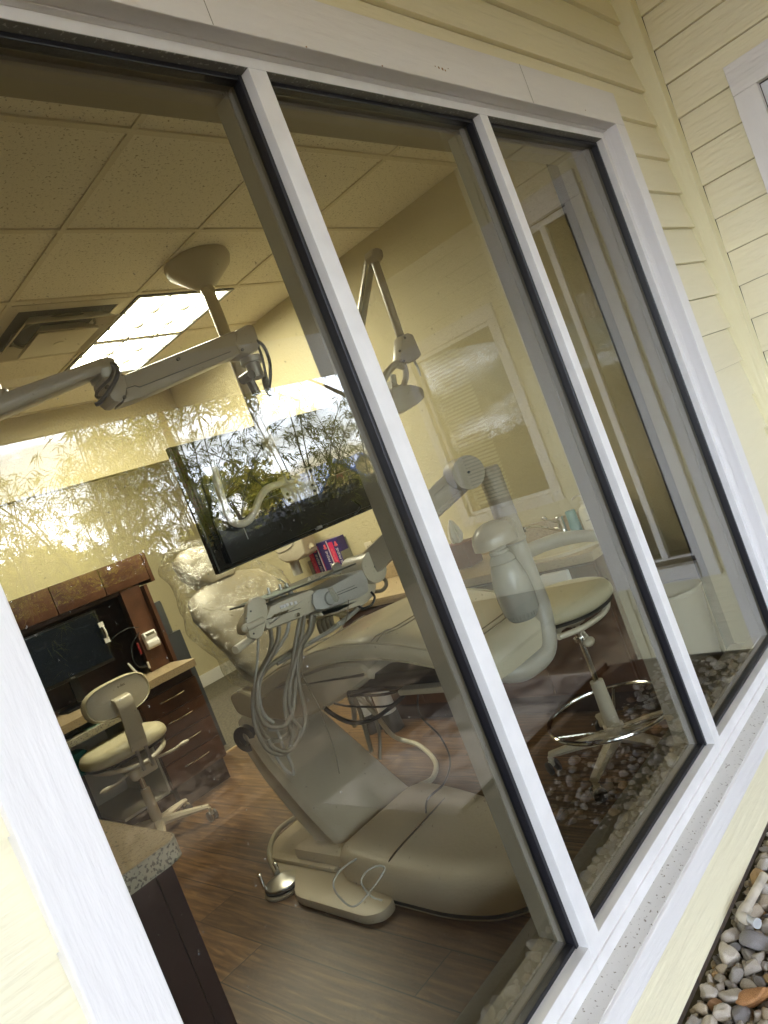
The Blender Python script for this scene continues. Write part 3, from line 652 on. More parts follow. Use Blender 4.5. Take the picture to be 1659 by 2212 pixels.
# =================================================================== RIGHT-HAND SINK CABINET
CW = 3.19
sc = thing('sink_cabinet', 'long dark brown base cabinet with speckled beige countertop along the right wall', 'cabinet', (2.95, 2.5, 0))
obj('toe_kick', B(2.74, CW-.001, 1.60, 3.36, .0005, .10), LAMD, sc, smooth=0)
b = new_bm(); box(b, 2.712, CW-.001, 1.60, 3.36, .1005, .715); obj('carcass', b, LAM, sc, smooth=0)
b = new_bm(); box(b, 2.67, CW-.001, 1.585, 3.44, .7155, .757, bev=.004); obj('countertop', b, CTR, sc)
b = new_bm(); box(b, CW-.022, CW-.0005, 1.59, 3.44, .7575, .857, bev=.003); obj('backsplash', b, CTR, sc)
for i in range(4):
    y0 = 1.61+i*.435
    f = obj('door', B(2.694, 2.7115, y0, y0+.43, .115, .70, bev=.002), LAM, sc)
    if i == 2:
        b = new_bm(); yy = y0+.06; tube(b, [(2.694, yy, .52), (2.67, yy+.015, .52), (2.67, yy+.095, .52), (2.694, yy+.11, .52)], .005, 8, 4); obj('handle', b, CHR, f)
b = new_bm(); box(b, 2.66, 2.692, 1.73, 1.87, .50, .70, bev=.006); obj('towel', b, TISS, sc)
# sink bowl: raised oval rim and dished inside
b = new_bm(); sx, sy = 2.85, 1.81
pr_ = [(1.0, .7575), (1.0, .770), (.93, .772), (.86, .762), (.70, .7583)]
rings = []
for f, z in pr_:
    rings.append([b.verts.new((sx+.165*f*math.cos(a), sy+.205*f*math.sin(a), z)) for a in [2*PI*k/36 for k in range(36)]])
for a, c in zip(rings, rings[1:]):
    for k in range(36): b.faces.new((a[k], a[(k+1) % 36], c[(k+1) % 36], c[k]))
b.faces.new(rings[-1]); obj('sink_bowl', b, mat('sink_enamel', (.66, .60, .44), .25), sc)

fc = thing('faucet', 'chrome faucet with a long thin spout and ball-ended lever by the backsplash', 'faucet', (3.10, 1.94, .757))
fb = Vector((3.10, 1.94, .757))
def fa(u, v, x): return at(822.9+u*.3638, 932.6+v*.3638, x=x)
b = new_bm(); cyl(b, fb+Vector((0, 0, .0005)), fb+Vector((0, 0, .05)), .024, .018); cyl(b, fb+Vector((0, 0, .05)), fb+Vector((0, 0, .10)), .021, .021); ell(b, fb+Vector((0, 0, .108)), (.024, .024, .016)); obj('body', b, CHR, fc)
b = new_bm(); tube(b, [fb+Vector((0, 0, .045)), fa(1000, 575, 3.05), fa(930, 562, 3.0), fa(870, 568, 2.97), fa(848, 580, 2.96)], .008, 10, 6); obj('spout', b, CHR, fc)
b = new_bm(); p = fa(846, 580, 2.96); cyl(b, p+Vector((0, 0, -.014)), p+Vector((0, 0, .010)), .011); obj('nozzle', b, mat('dark_chrome', (.2, .2, .2), .2, metal=1), fc)
b = new_bm(); p = fa(970, 515, 3.04); tube(b, [fb+Vector((0, 0, .115)), fa(1040, 535, 3.08), p], .0065, 10, 6); ell(b, p, (.014, .014, .014)); obj('lever', b, CHR, fc)

tb = thing('tissue_box', 'brown woven tissue box cover with a white tissue pulled up', 'tissue box', (2.98, 2.50, .757))
b = new_bm(); box(b, 2.915, 3.035, 2.43, 2.585, .7575, .895, bev=.006)
for v in b.verts:
    if v.co.z > .85: v.co.x = 2.975+(v.co.x-2.975)*1.06; v.co.y = 2.507+(v.co.y-2.507)*1.06
obj('woven_cover', b, WICK, tb)
b = new_bm(); n = 18; base = Vector((2.975, 2.505, .893)); ringz = [(0, .03), (.035, .045), (.075, .036), (.11, .020), (.128, .004)]
rr = []
for h, r in ringz: rr.append([b.verts.new(base+Vector((r*.5*math.cos(2*PI*k/n)*(1+.4*math.sin(3*k)), r*math.sin(2*PI*k/n)*(1+.3*math.cos(2.3*k)), h+.010*math.sin(5*k)))) for k in range(n)])
for a, c in zip(rr, rr[1:]):
    for k in range(n): b.faces.new((a[k], a[(k+1) % n], c[(k+1) % n], c[k]))
obj('tissue', b, TISS, tb)

cp = thing('cup_stack', 'stack of blue-green plastic cups turned upside down beside the pump bottle', 'cup stack', (3.115, 1.875, .757))
b = new_bm(); lathe(b, [(0, .0005), (.030, .0005), (.028, .058), (.0265, .060), (.0265, .064), (.025, .122), (.0225, .126), (0, .126)], (3.115, 1.878, .757)); obj('cups', b, TEAL, cp)
gb = thing('gel_bottle', 'white pump bottle of gel with a printed label beside the blue cups', 'bottle', (3.125, 1.79, .757))
G0 = Vector((3.12, 1.795, .757))
b = new_bm(); lathe(b, [(0, .0005), (.036, .0005), (.038, .01), (.038, .10), (.032, .122), (.018, .132), (.015, .14), (0, .14)], G0); obj('bottle_body', b, mat('milky_plastic', (.74, .70, .58), .3), gb)
b = new_bm(); lathe(b, [(0, .14), (.016, .14), (.016, .155), (.006, .158), (.006, .178), (.013, .180), (.013, .188), (0, .188)], G0); tube(b, [G0+Vector((0, 0, .184)), G0+Vector((-.02, .02, .186)), G0+Vector((-.035, .034, .178))], .005, 8, 4); obj('pump', b, OFFW, gb)
MT = basis(G0+Vector((-.0315, -.0235, .058)), (.58, -.81, 0), (0, 0, 1))
b = new_bm(); prism(b, [(-.0372, .02), (.0372, .02), (.0372, .095), (-.0372, .095)], 'z', 0, .001)
for v in b.verts:
    a = v.co.x/.0386; z = v.co.y; d = Vector((-.81, -.58, 0)); e = Vector((.58, -.81, 0)); v.co = G0+(d*math.cos(a)+e*math.sin(a))*(.0387+v.co.z)+Vector((0, 0, z))
lbm = obj('label', b, mat('label_paper', (.72, .70, .60), .5), gb, smooth=0)
text('print', 'Sanitizing Gel', .0105, basis(G0+Vector((-.81, -.58, 0))*.0392+Vector((0, 0, .062)), (.58, -.81, 0), (0, 0, 1)), INK, lbm, xs=.8)

# outlet, glove boxes and x-ray head on the right wall
ot = thing('outlet', 'cream wall outlet with black slots on the yellow right wall', 'outlet', (CW, 3.40, .96))
obj('plate', B(CW-.006, CW-.0003, 3.365, 3.435, .905, 1.02, bev=.002), OFFW, ot)
b = new_bm()
for zc in (.937, .988):
    for dy in (-.008, .008): box(b, CW-.0075, CW-.0058, 3.40+dy-.002, 3.40+dy+.002, zc-.006, zc+.006)
obj('slot', b, INK, ot, smooth=0)
gr = None
gx = CW-.075
for i, (y0, y1, m_, lab) in enumerate([(3.815, 3.925, PINK, 'pink and purple nitrile glove box, the one nearest the white x-ray head'), (3.70, 3.81, NAVY, 'dark purple glove box in the middle of the wall rack'), (3.585, 3.695, PINK, 'pink and purple glove box at the window end of the wall rack, nearest the outlet')]):
    g = thing('glove_box', lab, 'glove box', (gx, (y0+y1)/2, .88), 'glove boxes in the wall rack')
    obj('carton', B(gx-.001, CW-.01, y0, y1, .885, 1.118, bev=.001), NAVY, g, smooth=0)
    f = B(gx-.0022, gx-.0012, y0+(.058 if i != 1 else .10), y1-.004, .90, 1.10); obj('printed_panel', f, PINK, g, smooth=0)
    b = new_bm(); yc = y1-.028
    for k in range(7): ell(b, (gx-.0045, yc+.006*math.sin(k*2.1), .925+k*.02), (.003, .013, .011), n=1)
    if i != 1: obj('glove_picture', b, mat('coral_glove', (.80, .12, .16), .4), g)
    else: b.free()
    # printed hand near the top
    b = new_bm(); yh = y0+.028; zh = 1.085
    ell(b, (gx-.003, yh, zh), (.0016, .011, .012), n=2)
    for a in range(5):
        an = R(-40+a*22); tube(b, [(gx-.003, yh, zh), (gx-.003, yh+.024*math.sin(an), zh-.024*math.cos(an))], .0026, 6, 0)
    obj('hand_print', b, mat('coral_glove', (.8, .12, .16)), g)
    text('print', 'POSI PRENE', .030, basis(Vector((gx-.0032, y0+.030, .98)), (0, 0, 1), (0, 1, 0)), PRNT, g, xs=.9)
    if i < 2: obj('white_edge', B(gx-.006, gx, y0-.0045, y0-.0008, .89, 1.115), WHT, g, smooth=0)
rk = new_bm(); box(rk, gx-.02, CW-.001, 3.578, 3.932, .872, .8845); box(rk, CW-.008, CW-.001, 3.578, 3.932, .885, 1.10); box(rk, gx-.02, CW-.0085, 3.9355, 3.9385, .885, 1.02); box(rk, gx-.02, CW-.0085, 3.5745, 3.5775, .885, 1.02)
obj('glove_rack', rk, mat('clear_rack', (.6, .58, .45), .2, trans=.6), label='clear wall rack that holds the three glove boxes', cat='rack', smooth=0)
xr = thing('xray_head', 'cream dental x-ray head folded against the yellow right wall with its cone pointing down', 'x-ray head', (3.10, 4.06, 1.0))
XC = 3.06
def xa(u, v): return at(329.2+u*.3307, 795.5+v*.3307, x=XC)
b = new_bm(); prism(b, [(p.y, p.z) for p in [xa(835, 1100), xa(1010, 1050), xa(1050, 1200), xa(1000, 1235), xa(925, 1255), xa(870, 1230)]], 'x', XC-.07, XC+.05, bev=.02, seg=3); obj('tube_housing', b, OFFW, xr)
b = new_bm(); tube(b, [xa(840, 1170)+Vector((-.071, 0, 0)), xa(880, 1185)+Vector((-.072, 0, 0)), xa(950, 1150)+Vector((-.072, 0, 0)), xa(985, 1090)+Vector((-.072, 0, 0))], .0016, 6); obj('seam', b, INK, xr)
b = new_bm(); cyl(b, xa(915, 1235), xa(955, 1345), .035, .035, n=24); obj('cone', b, mat('grey_white_cone', (.55, .53, .45), .3), xr)
b = new_bm(); tube(b, [xa(980, 1160), xa(1000, 1100), xa(1010, 1020)], .022, 12, 4); cyl(b, xa(1025, 1150), xa(1045, 1175), .022); box(b, CW-.04, CW-.0005, 3.95, 4.05, 1.2, 1.45, bev=.01); tube(b, [xa(1010, 1020), (CW-.03, 4.0, 1.32)], .02, 12, 0); obj('arm', b, OFFW, xr)

# =================================================================== DESK WITH HUTCH
DF = 4.07; DX1 = 2.076
dk = thing('desk', 'dark brown workstation with speckled countertop, four drawers and an overhead hutch at the back left', 'desk', (1.4, 4.4, 0))
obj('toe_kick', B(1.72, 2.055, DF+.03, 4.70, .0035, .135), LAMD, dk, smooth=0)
b = new_bm(); box(b, 1.69, 2.072, DF+.019, 4.70, .1355, .7285); obj('pedestal', b, LAM, dk, smooth=0)
HND = []
zz = [.146, .279, .412, .545, .672]
for i in range(4):
    d = obj('drawer', B(1.694, 2.074, DF, DF+.0185, zz[i], zz[i+1]-.004, bev=.002), LAM, dk)
    zc = (zz[i]+zz[i+1])/2+.01
    b = new_bm(); tube(b, [(1.80, DF, zc), (1.815, DF-.022, zc+.001), (1.885, DF-.03, zc+.001), (1.955, DF-.022, zc+.001), (1.97, DF, zc)], .0045, 8, 5); obj('handle', b, CHR, d)
obj('top_gap', B(1.70, 2.06, DF+.005, DF+.018, .674, .727), LAMD, dk, smooth=0)
b = new_bm(); prism(b, rounded([(.55, 4.0), (2.085, 4.0), (2.085, 4.71), (.55, 4.71)], .03), 'z', .729, .772); obj('countertop', b, CTR, dk)
obj('keyboard_shelf', B(.70, 1.60, 3.965, 4.35, .655, .69, bev=.003), CTRE, dk)
obj('side_panel', B(.55, .57, 4.03, 4.70, .004, .728), LAMD, dk, smooth=0)
obj('back_panel', B(.571, 1.689, 4.68, 4.70, .004, .728), LAMD, dk, smooth=0)
b = new_bm(); box(b, 1.40, 1.688, 4.12, 4.67, .12, .135); box(b, 1.40, 1.688, 4.655, 4.669, .136, .60); box(b, 1.676, 1.689, 4.10, 4.654, .136, .64); obj('open_cubby', b, LAML, dk, smooth=0)
obj('cubby_base', B(1.0, 1.689, 4.09, 4.67, .004, .1195), LAMD, dk, smooth=0)
# hutch
HF = 4.30
b = new_bm(); box(b, .55, 2.155, HF+.02, 4.70, 1.318, 1.338); box(b, .55, 2.155, HF+.02, 4.70, 1.462, 1.482); box(b, .55, 2.155, 4.68, 4.70, .773, 1.3175); box(b, .55, .57, HF+.02, 4.679, .773, 1.3175)
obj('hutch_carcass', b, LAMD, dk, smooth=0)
for x0, x1 in ((.60, .94), (.944, 1.245), (1.249, 1.556), (1.561, 1.858), (1.863, 2.155)):
    obj('hutch_door', B(x0, x1, HF, HF+.0195, 1.312, 1.484, bev=.002), LAM, dk)
obj('hutch_end_panel', B(2.1585, 2.185, HF, 4.70, 1.29, 1.484, bev=.002), LAM, dk)
obj('hutch_divider', B(1.945, 2.075, HF+.01, HF+.03, .773, 1.3115), LAM, dk, smooth=0)
obj('hutch_side', B(2.082, 2.105, HF-.03, 4.679, .773, 1.289), LAM, dk, smooth=0)
obj('hutch_rail', B(.575, 1.944, HF+.021, HF+.05, 1.285, 1.3115), LAMD, dk, smooth=0)

mo = thing('computer_monitor', 'black flat computer monitor standing in the niche of the hutch', 'monitor', (1.5, 4.33, .772))
b = new_bm(); box(b, 1.25, 1.775, 4.335, 4.355, .935, 1.262, bev=.004); obj('bezel', b, BLK, mo)
obj('screen', B(1.262, 1.763, 4.333, 4.3345, .955, 1.25), mat('dark_screen', (.006, .010, .018), .22), mo, smooth=0)
b = new_bm(); box(b, 1.49, 1.54, 4.357, 4.375, .80, 1.05); box(b, 1.40, 1.63, 4.30, 4.45, .7725, .785, bev=.004); obj('stand', b, BLK, mo)
text('brand_print', 'DELL', .012, basis(Vector((1.51, 4.3345, .945)), (1, 0, 0), (0, 0, 1)), mat('grey_print', (.4, .4, .4)), mo)
b = new_bm(); 
for z in (1.15, 1.05): box(b, 1.745, 1.775, 4.30, 4.31, z, z+.03)
tube(b, [(1.765, 4.30, 1.15), (1.768, 4.295, 1.11), (1.765, 4.30, 1.08)], .006, 8, 4)
obj('white_clip', b, WHT, label='white angled wall clip at the right edge of the monitor', cat='clip', smooth=30)
ds = thing('dispenser', 'small white dispenser with a grey window fixed to the hutch divider', 'dispenser', (2.01, 4.30, .91))
b = new_bm(); prism(b, [(4.31, .905), (4.31, 1.012), (4.275, 1.012), (4.265, .985), (4.272, .962), (4.262, .945), (4.262, .918), (4.275, .905)], 'x', 1.963, 2.045, bev=.006); obj('case', b, WHT, ds)
obj('window', B(1.975, 2.033, 4.2655, 4.2715, .988, 1.004), mat('grey_window', (.15, .14, .10), .3), ds, smooth=0)
b = new_bm(); box(b, 1.910, 1.922, 4.288, 4.30, .90, .975, bev=.003); obj('red_marker', b, REDP, label='red plastic holder hanging beside the white dispenser', cat='holder')
b = new_bm(); tube(b, [(1.95, 4.285, 1.03), (1.88, 4.28, .98), (1.85, 4.28, .90), (1.865, 4.28, .84), (1.91, 4.28, .825)], .004, 8, 6); tube(b, [(1.96, 4.285, 1.06), (1.90, 4.28, 1.08), (1.83, 4.29, 1.075), (1.80, 4.32, 1.06)], .003, 8, 6); obj('black_cord', b, BLK, label='thin black cord looping across the niche of the hutch', cat='cord')
b = new_bm(); cyl(b, (1.92, 4.27, .805), (1.92, 4.268, .845), .007); obj('pen_tip', b, WHT, label='short white tube standing on the desk below the red holder', cat='tube')
b = new_bm(); tube(b, [(1.80, 4.15, .773), (1.785, 4.16, .83), (1.765, 4.17, .90)], lambda t: .011-.006*t, 10, 4); obj('hand_probe', b, WHT, label='white curved camera wand rising behind the desk stool', cat='wand')
b = new_bm(); box(b, 1.03, 1.35, 4.05, 4.19, .691, .712, bev=.004); kb = obj('keyboard', b, BLK, label='black keyboard on the pull-out shelf left of the desk stool', cat='keyboard')
b = new_bm()
for i in range(9):
    for j in range(3): box(b, 1.045+i*.034, 1.072+i*.034, 4.06+j*.04, 4.09+j*.04, .7125, .717, bev=.002, seg=1)
obj('keys', b, mat('grey_keys', (.06, .06, .06), .5), kb)
obj('paper', B(1.36, 1.44, 4.0, 4.08, .6905, .692), mat('mint_paper', (.35, .62, .52), .7), label='mint green slip of paper at the shelf edge by the stool', cat='paper', smooth=0)
b = new_bm(); box(b, 1.12, 1.36, 4.04, 4.24, .47, .60, bev=.05, seg=3)
for v in b.verts: v.co += noise.noise_vector(v.co*9)*.02
obj('teal_cloth', b, TEALF, label='dark teal cloth bundle under the desk behind the stool', cat='cloth')
b = new_bm(); box(b, 1.10, 1.34, 4.25, 4.65, .1205, .465, bev=.01); pcx = obj('computer_tower', b, mat('dark_blue_case', (.02, .03, .05), .4), label='dark computer tower standing in the kneehole below the teal cloth', cat='computer')
b = new_bm(); lathe(b, [(.055, 0), (.055, .006), (.045, .006), (.045, 0)], (1.22, 4.25, .30), (0, -1, 0)); obj('fan_ring', b, BLK, pcx)
b = new_bm(); lathe(b, [(0, 0), (.055, 0), (.055, .22), (.05, .24), (0, .24)], (2.33, 4.75, .90)); box(b, 2.20, 2.42, 4.70, 4.80, .02, .899)
obj('hall_bin', b, mat('dark_bin', (.05, .055, .06), .3), label='dark bin with a rounded lid in the gap between the hutch and the yellow wall', cat='bin')

# near side cabinet, lower left
nc = thing('side_cabinet', 'dark brown cabinet with a thick speckled countertop corner just inside the window, lower left', 'cabinet', (.1, 1.8, 0))
b = new_bm(); box(b, -.6, .540, 1.452, 2.05, .0005, .819); obj('carcass', b, LAMD, nc, smooth=0)
obj('end_stile', B(.505, .541, 1.447, 1.4515, .0005, .819), LAMD, nc, smooth=0)
obj('front_panel', B(-.6, .503, 1.447, 1.4515, .0005, .819), LAMD, nc, smooth=0)
b = new_bm(); prism(b, rounded([(-.6, 1.395), (.560, 1.395), (.560, 2.07), (-.6, 2.07)], .045, 8), 'z', .8195, .859); obj('counter_edge', b, CTRE, nc)
b = new_bm(); prism(b, rounded([(-.598, 1.397), (.558, 1.397), (.558, 2.068), (-.598, 2.068)], .045, 8), 'z', .8593, .8605); obj('counter_laminate', b, CTR, nc, smooth=0)

# =================================================================== STOOLS
def star_base(parent, c, r, m, a0=0, hubr=.035, ch=.075):
    for k in range(5):
        a = a0+2*PI*k/5; d = Vector((math.cos(a), math.sin(a), 0)); s_ = Vector((-d.y, d.x, 0))
        b = bmesh.new(); P = []
        for t, wd, z0, z1 in ((.0, .030, .085, .125), (.55, .024, .080, .108), (1.0, .019, .070, .088)):
            q = c+d*(r*t); P.append([b.verts.new(q+s_*wd*.75+Vector((0, 0, z0))), b.verts.new(q-s_*wd*.75+Vector((0, 0, z0))), b.verts.new(q-s_*wd+Vector((0, 0, (z0+z1)/2))), b.verts.new(q-s_*wd*.6+Vector((0, 0, z1))), b.verts.new(q+s_*wd*.6+Vector((0, 0, z1))), b.verts.new(q+s_*wd+Vector((0, 0, (z0+z1)/2)))])
        for A_, C_ in zip(P, P[1:]):
            for k2 in range(6): b.faces.new((A_[k2], A_[(k2+1) % 6], C_[(k2+1) % 6], C_[k2]))
        b.faces.new(P[-1]); b.faces.new(P[0][::-1])
        leg = obj('leg', b, m, parent, smooth=50)
        q = c+d*r; b = new_bm(); cyl(b, q+Vector((0, 0, .045)), q+Vector((0, 0, .072)), .010)
        box(b, q.x-.017, q.x+.017, q.y-.008, q.y+.008, .030, .058, bev=.005)
        obj('caster_fork', b, m, leg)
        u = Vector((math.cos(a+.7), math.sin(a+.7), 0)); b = new_bm()
        for sg in (-1, 1): lathe(b, [(0, 0), (.020, 0), (.0268, .003), (.0268, .013), (.020, .016), (0, .016)], q+Vector((0, 0, .0275))+u*(sg*.010 if sg > 0 else -.010), u*sg, 22)
        obj('caster', b, mat('grey_black_rubber', (.035, .035, .038), .4), leg)
st = thing('desk_stool', 'cream wheeled stool with an oval backrest on a flat bar, in front of the desk', 'stool', (1.46, 3.85, 0))
sc0 = Vector((1.46, 3.85, 0)); star_base(st, sc0, .27, OFFW, a0=R(31))
b = new_bm(); cyl(b, sc0+Vector((0, 0, .10)), sc0+Vector((0, 0, .30)), .030, .025); obj('column', b, OFFW, st)
b = new_bm(); cyl(b, sc0+Vector((0, 0, .30)), sc0+Vector((0, 0, .42)), .014); obj('gas_lift', b, CHR, st)
def cushion(bm, c, rx, ry, h, n=44, sq=2.6, tilt=0, fn=None):
    rings = []
    prof = [(0, 1), (.5, 1.0), (.8, .97), (.93, .80), (.985, .55), (1, .3), (.985, .12), (.93, 0), (.5, 0), (0, 0)]
    for f, g in prof:
        if f == 0: rings.append([bm.verts.new(Vector(c)+Vector((0, 0, h*g)))]); continue
        L_ = []
        for k in range(n):
            a = 2*PI*k/n; ca, sa = math.cos(a), math.sin(a)
            q = (abs(ca)**sq+abs(sa)**sq)**(-1/sq); L_.append(bm.verts.new(Vector(c)+Vector((rx*f*ca*q, ry*f*sa*q, h*g))))
        rings.append(L_)
    for a, c_ in zip(rings, rings[1:]):
        for k in range(n):
            k2 = (k+1) % n
            if len(a) == 1: bm.faces.new((a[0], c_[k2], c_[k]))
            elif len(c_) == 1: bm.faces.new((a[k], a[k2], c_[0]))
            else: bm.faces.new((a[k], a[k2], c_[k2], c_[k]))
    return bm
CREAMV = mat('cream_vinyl', (.60, .54, .36), .4, bump=.15, bscale=30)
b = new_bm(); cushion(b, (1.46, 3.90, .515), .225, .20, .075); s1 = obj('seat', b, CREAMV, st, smooth=60)
b = new_bm(); cushion(b, (1.46, 3.90, .497), .21, .185, .017); obj('seat_pan', b, BLK, s1, smooth=60)
b = new_bm(); tube(b, [(1.27, 3.88, .495), (1.33, 3.74, .475), (1.46, 3.70, .455), (1.59, 3.74, .475), (1.65, 3.88, .495)], .013, 10, 6); obj('seat_frame', b, OFFW, st)
b = new_bm(); box(b, 1.40, 1.52, 3.72, 3.84, .385, .455, bev=.014); ell(b, (1.395, 3.73, .42), (.03, .03, .035)); obj('mechanism', b, OFFW, st)
for sgn in (-1, 1):
    b = new_bm(); tube(b, [(1.46+sgn*.05, 3.80, .43), (1.46+sgn*.15, 3.74, .425), (1.46+sgn*.20, 3.72, .43)], .008, 8, 4); ell(b, (1.46+sgn*.225, 3.71, .435), (.035, .016, .011), n=2); obj('lever', b, OFFW, st)
b = new_bm(); box(b, 1.415, 1.43, 3.655, 3.668, .43, .60); box(b, 1.465, 1.48, 3.655, 3.668, .43, .60); obj('steel_strip', b, STEEL, st, smooth=0)
b = new_bm(); prism(b, [(3.63, .55), (3.64, .55), (3.625, .775), (3.612, .80), (3.60, .803), (3.645, .803), (3.655, .79), (3.66, .75), (3.672, .55)], 'x', 1.41, 1.49)
bb = bmesh.new(); prism(bb, [(3.632, .535), (3.668, .535), (3.632, .79), (3.618, .806), (3.60, .812), (3.655, .822), (3.60, .80), (3.608, .785)], 'x', 1.405, 1.49); bb.free()
b.free(); b = new_bm(); prism(b, rounded([(3.645, .54), (3.662, .54), (3.622, .77), (3.632, .80), (3.685, .818), (3.685, .835), (3.615, .820), (3.603, .775)], .012), 'x', 1.395, 1.485, bev=.004); obj('back_bar', b, OFFW, st)
b = new_bm(); rx, rz = .178, .092; n = 40
def boval(sc, y, zc=.822):
    L_ = []
    for k in range(n):
        a = 2*PI*k/n; ca, sa = math.cos(a), math.sin(a); q = (abs(ca)**2.7+abs(sa)**2.7)**(-1/2.7)
        x = rx*sc*ca*q; L_.append(b.verts.new((1.445+x, y+.35*x*x/.178*.5, zc+rz*sc*sa*q)))
    return L_
rg = [boval(.60, 3.655), boval(.90, 3.655), boval(.955, 3.645), boval(1.0, 3.655), boval(1.01, 3.68), boval(.96, 3.70), boval(.6, 3.705)]
for A_, C_ in zip(rg, rg[1:]):
    for k in range(n): b.faces.new((A_[k], A_[(k+1) % n], C_[(k+1) % n], C_[k]))
b.faces.new(rg[0]); b.faces.new(rg[-1]); bk = obj('backrest', b, CREAMV, st, smooth=60)
b = new_bm(); rg = [boval(.90, 3.6505), boval(.5, 3.6505)]
for k in range(n): b.faces.new((rg[0][k], rg[0][(k+1) % n], rg[1][(k+1) % n], rg[1][k]))
b.faces.new(rg[1]); obj('back_shell', b, OFFW, bk, smooth=60)
text('print', 'a-dec', .020, basis(Vector((1.47, 3.6495, .873)), (1, .0, 0), (0, 0, 1)), mat('brown_print', (.08, .05, .02)), bk)

s2 = thing('round_stool', 'wheeled stool with a padded seat and chrome foot ring near the sink', 'stool', (2.33, 1.56, 0))
q0 = Vector((2.33, 1.56, 0)); star_base(s2, q0, .285, OFFW, a0=R(180+6))
b = new_bm(); cyl(b, q0+Vector((0, 0, .10)), q0+Vector((0, 0, .145)), .040, .040); cyl(b, q0+Vector((0, 0, .145)), q0+Vector((0, 0, .33)), .030, .026); obj('column', b, OFFW, s2)
b = new_bm(); cyl(b, q0+Vector((0, 0, .33)), q0+Vector((0, 0, .60)), .012); cyl(b, q0+Vector((0, 0, .50)), q0+Vector((0, 0, .515)), .026); cyl(b, q0+Vector((0, 0, .515)), q0+Vector((0, 0, .56)), .017); obj('gas_lift', b, CHR, s2)
b = new_bm(); RC = q0+Vector((-.03, -.03, .215)); tube(b, [RC+Vector((.245*math.cos(a), .245*math.sin(a), 0)) for a in [i*PI/24 for i in range(48)]], .009, 10, 0, True)
obj('foot_ring', b, CHR, s2)
b = new_bm()
for a in (.4, 2.5, 4.6): tube(b, [q0+Vector((0, 0, .12)), RC+Vector((.24*math.cos(a), .24*math.sin(a), -.005))], .006, 8, 0)
obj('ring_spoke', b, CHR, s2)
b = new_bm(); cushion(b, (2.34, 1.60, .632), .205, .205, .07, sq=2.3); sx_ = obj('seat', b, CREAMV, s2, smooth=60)
b = new_bm(); cushion(b, (2.34, 1.60, .617), .195, .195, .014, sq=2.3); obj('seat_pan', b, INK, sx_, smooth=60)
b = new_bm(); tube(b, [(2.12, 1.50, .60), (2.20, 1.44, .597), (2.34, 1.42, .60), (2.47, 1.47, .615), (2.54, 1.53, .64)], .011, 10, 6); tube(b, [(2.12, 1.50, .60), (2.22, 1.56, .595), (2.33, 1.56, .585)], .012, 10, 4); ell(b, (2.33, 1.56, .588), (.05, .05, .025)); obj('seat_frame', b, OFFW, s2)
b = new_bm(); tube(b, [(2.30, 1.53, .57), (2.27, 1.49, .53)], .009, 8, 0); ell(b, (2.265, 1.485, .515), (.030, .02, .018), n=2); obj('lever', b, OFFW, s2)
obj('shaded_corner', B(3.17, 3.1895, 1.2005, 1.405, .0005, CEIL-.01), mat('dark_corner_paint', (.05, .045, .035), .8), kind='structure', smooth=0)  # added dark strip, paints shade on the window end of the right wall
bn = thing('waste_bin', 'round white plastic bin with an open rim in the corner behind the right-hand pane', 'waste bin', (2.90, 1.40, 0))
b = new_bm(); lathe(b, [(0, .001), (.095, .001), (.12, .45), (.127, .455), (.127, .47), (.116, .47), (.11, .43), (.09, .02), (0, .02)], (2.90, 1.42, .0), n=36); obj('bucket', b, mat('dull_white_plastic', (.33, .30, .23), .5), bn)

# =================================================================== DENTAL CHAIR
dc = thing('dental_chair', 'taupe dental treatment chair with stitched seat, raised backrest and a broad floor box', 'dental chair', (1.7, 2.3, 0))
CXn, CXf = 1.65, 2.20
# profile of the top along y : (y, z_top)
prof = [(1.52, .675), (1.56, .715), (1.667, .765), (1.80, .805), (1.936, .832), (2.09, .846), (2.25, .836), (2.374, .815), (2.53, .790), (2.65, .757), (2.76, .722)]
def ztop(y):
    for (a, za), (c, zc) in zip(prof, prof[1:]):
        if y <= c: t = max(0, (y-a)/(c-a)); return za+(zc-za)*t
    return prof[-1][1]
def half(y):            # half width; rounded toe
    if y < 1.70: t = (1.70-y)/(1.70-1.52); return .22*math.sqrt(max(.02, 1-t*t*.55))+.035
    return .255+.02*min(1, (y-1.70)/.4)
cxm = 1.925
b = new_bm(); rows = []; ys = [1.52+(2.78-1.52)*i/60 for i in range(61)]
for y in ys:
    h = half(y); zt = ztop(y); row = []
    for (u, dz) in [(-1, -.062), (-1.03, -.045), (-1.03, -.018), (-.985, -.002), (-.93, .006), (-.75, .010), (-.4, .004), (0, 0), (.4, .004), (.75, .010), (.93, .006), (.985, -.002), (1.03, -.018), (1.03, -.045), (1, -.062), (.5, -.07), (0, -.07), (-.5, -.07)]:
        wr = .0025*noise.noise(Vector((u*2, y*14, 1)))+.004*noise.noise(Vector((u*1.3, y*5, 3)))
        row.append(b.verts.new((cxm+h*u, y, zt+dz+(wr if dz > -.01 else 0))))
    rows.append(row)
for a, c in zip(rows, rows[1:]):
    n = len(a)
    for k in range(n): b.faces.new((a[k], a[(k+1) % n], c[(k+1) % n], c[k]))
b.faces.new(rows[0][::-1]); b.faces.new(rows[-1])
SEATV = mat('pale_taupe_vinyl', (.56, .505, .37), .30, bump=.25, bscale=9, var=.04, vscale=3, bdist=.010, stretch=(1.6, .7, 1))
seat = obj('seat', b, SEATV, dc, smooth=50)
PIPE = mat('vinyl_piping', (.50, .45, .32), .35)
b = new_bm()
tube(b, [Vector((cxm-half(y)*1.0-.002, y, ztop(y)+.001)) for y in ys[4:]], .0045, 6, 0)
tube(b, [Vector((cxm+half(y)*1.0+.002, y, ztop(y)+.001)) for y in ys[4:]], .0045, 6, 0)
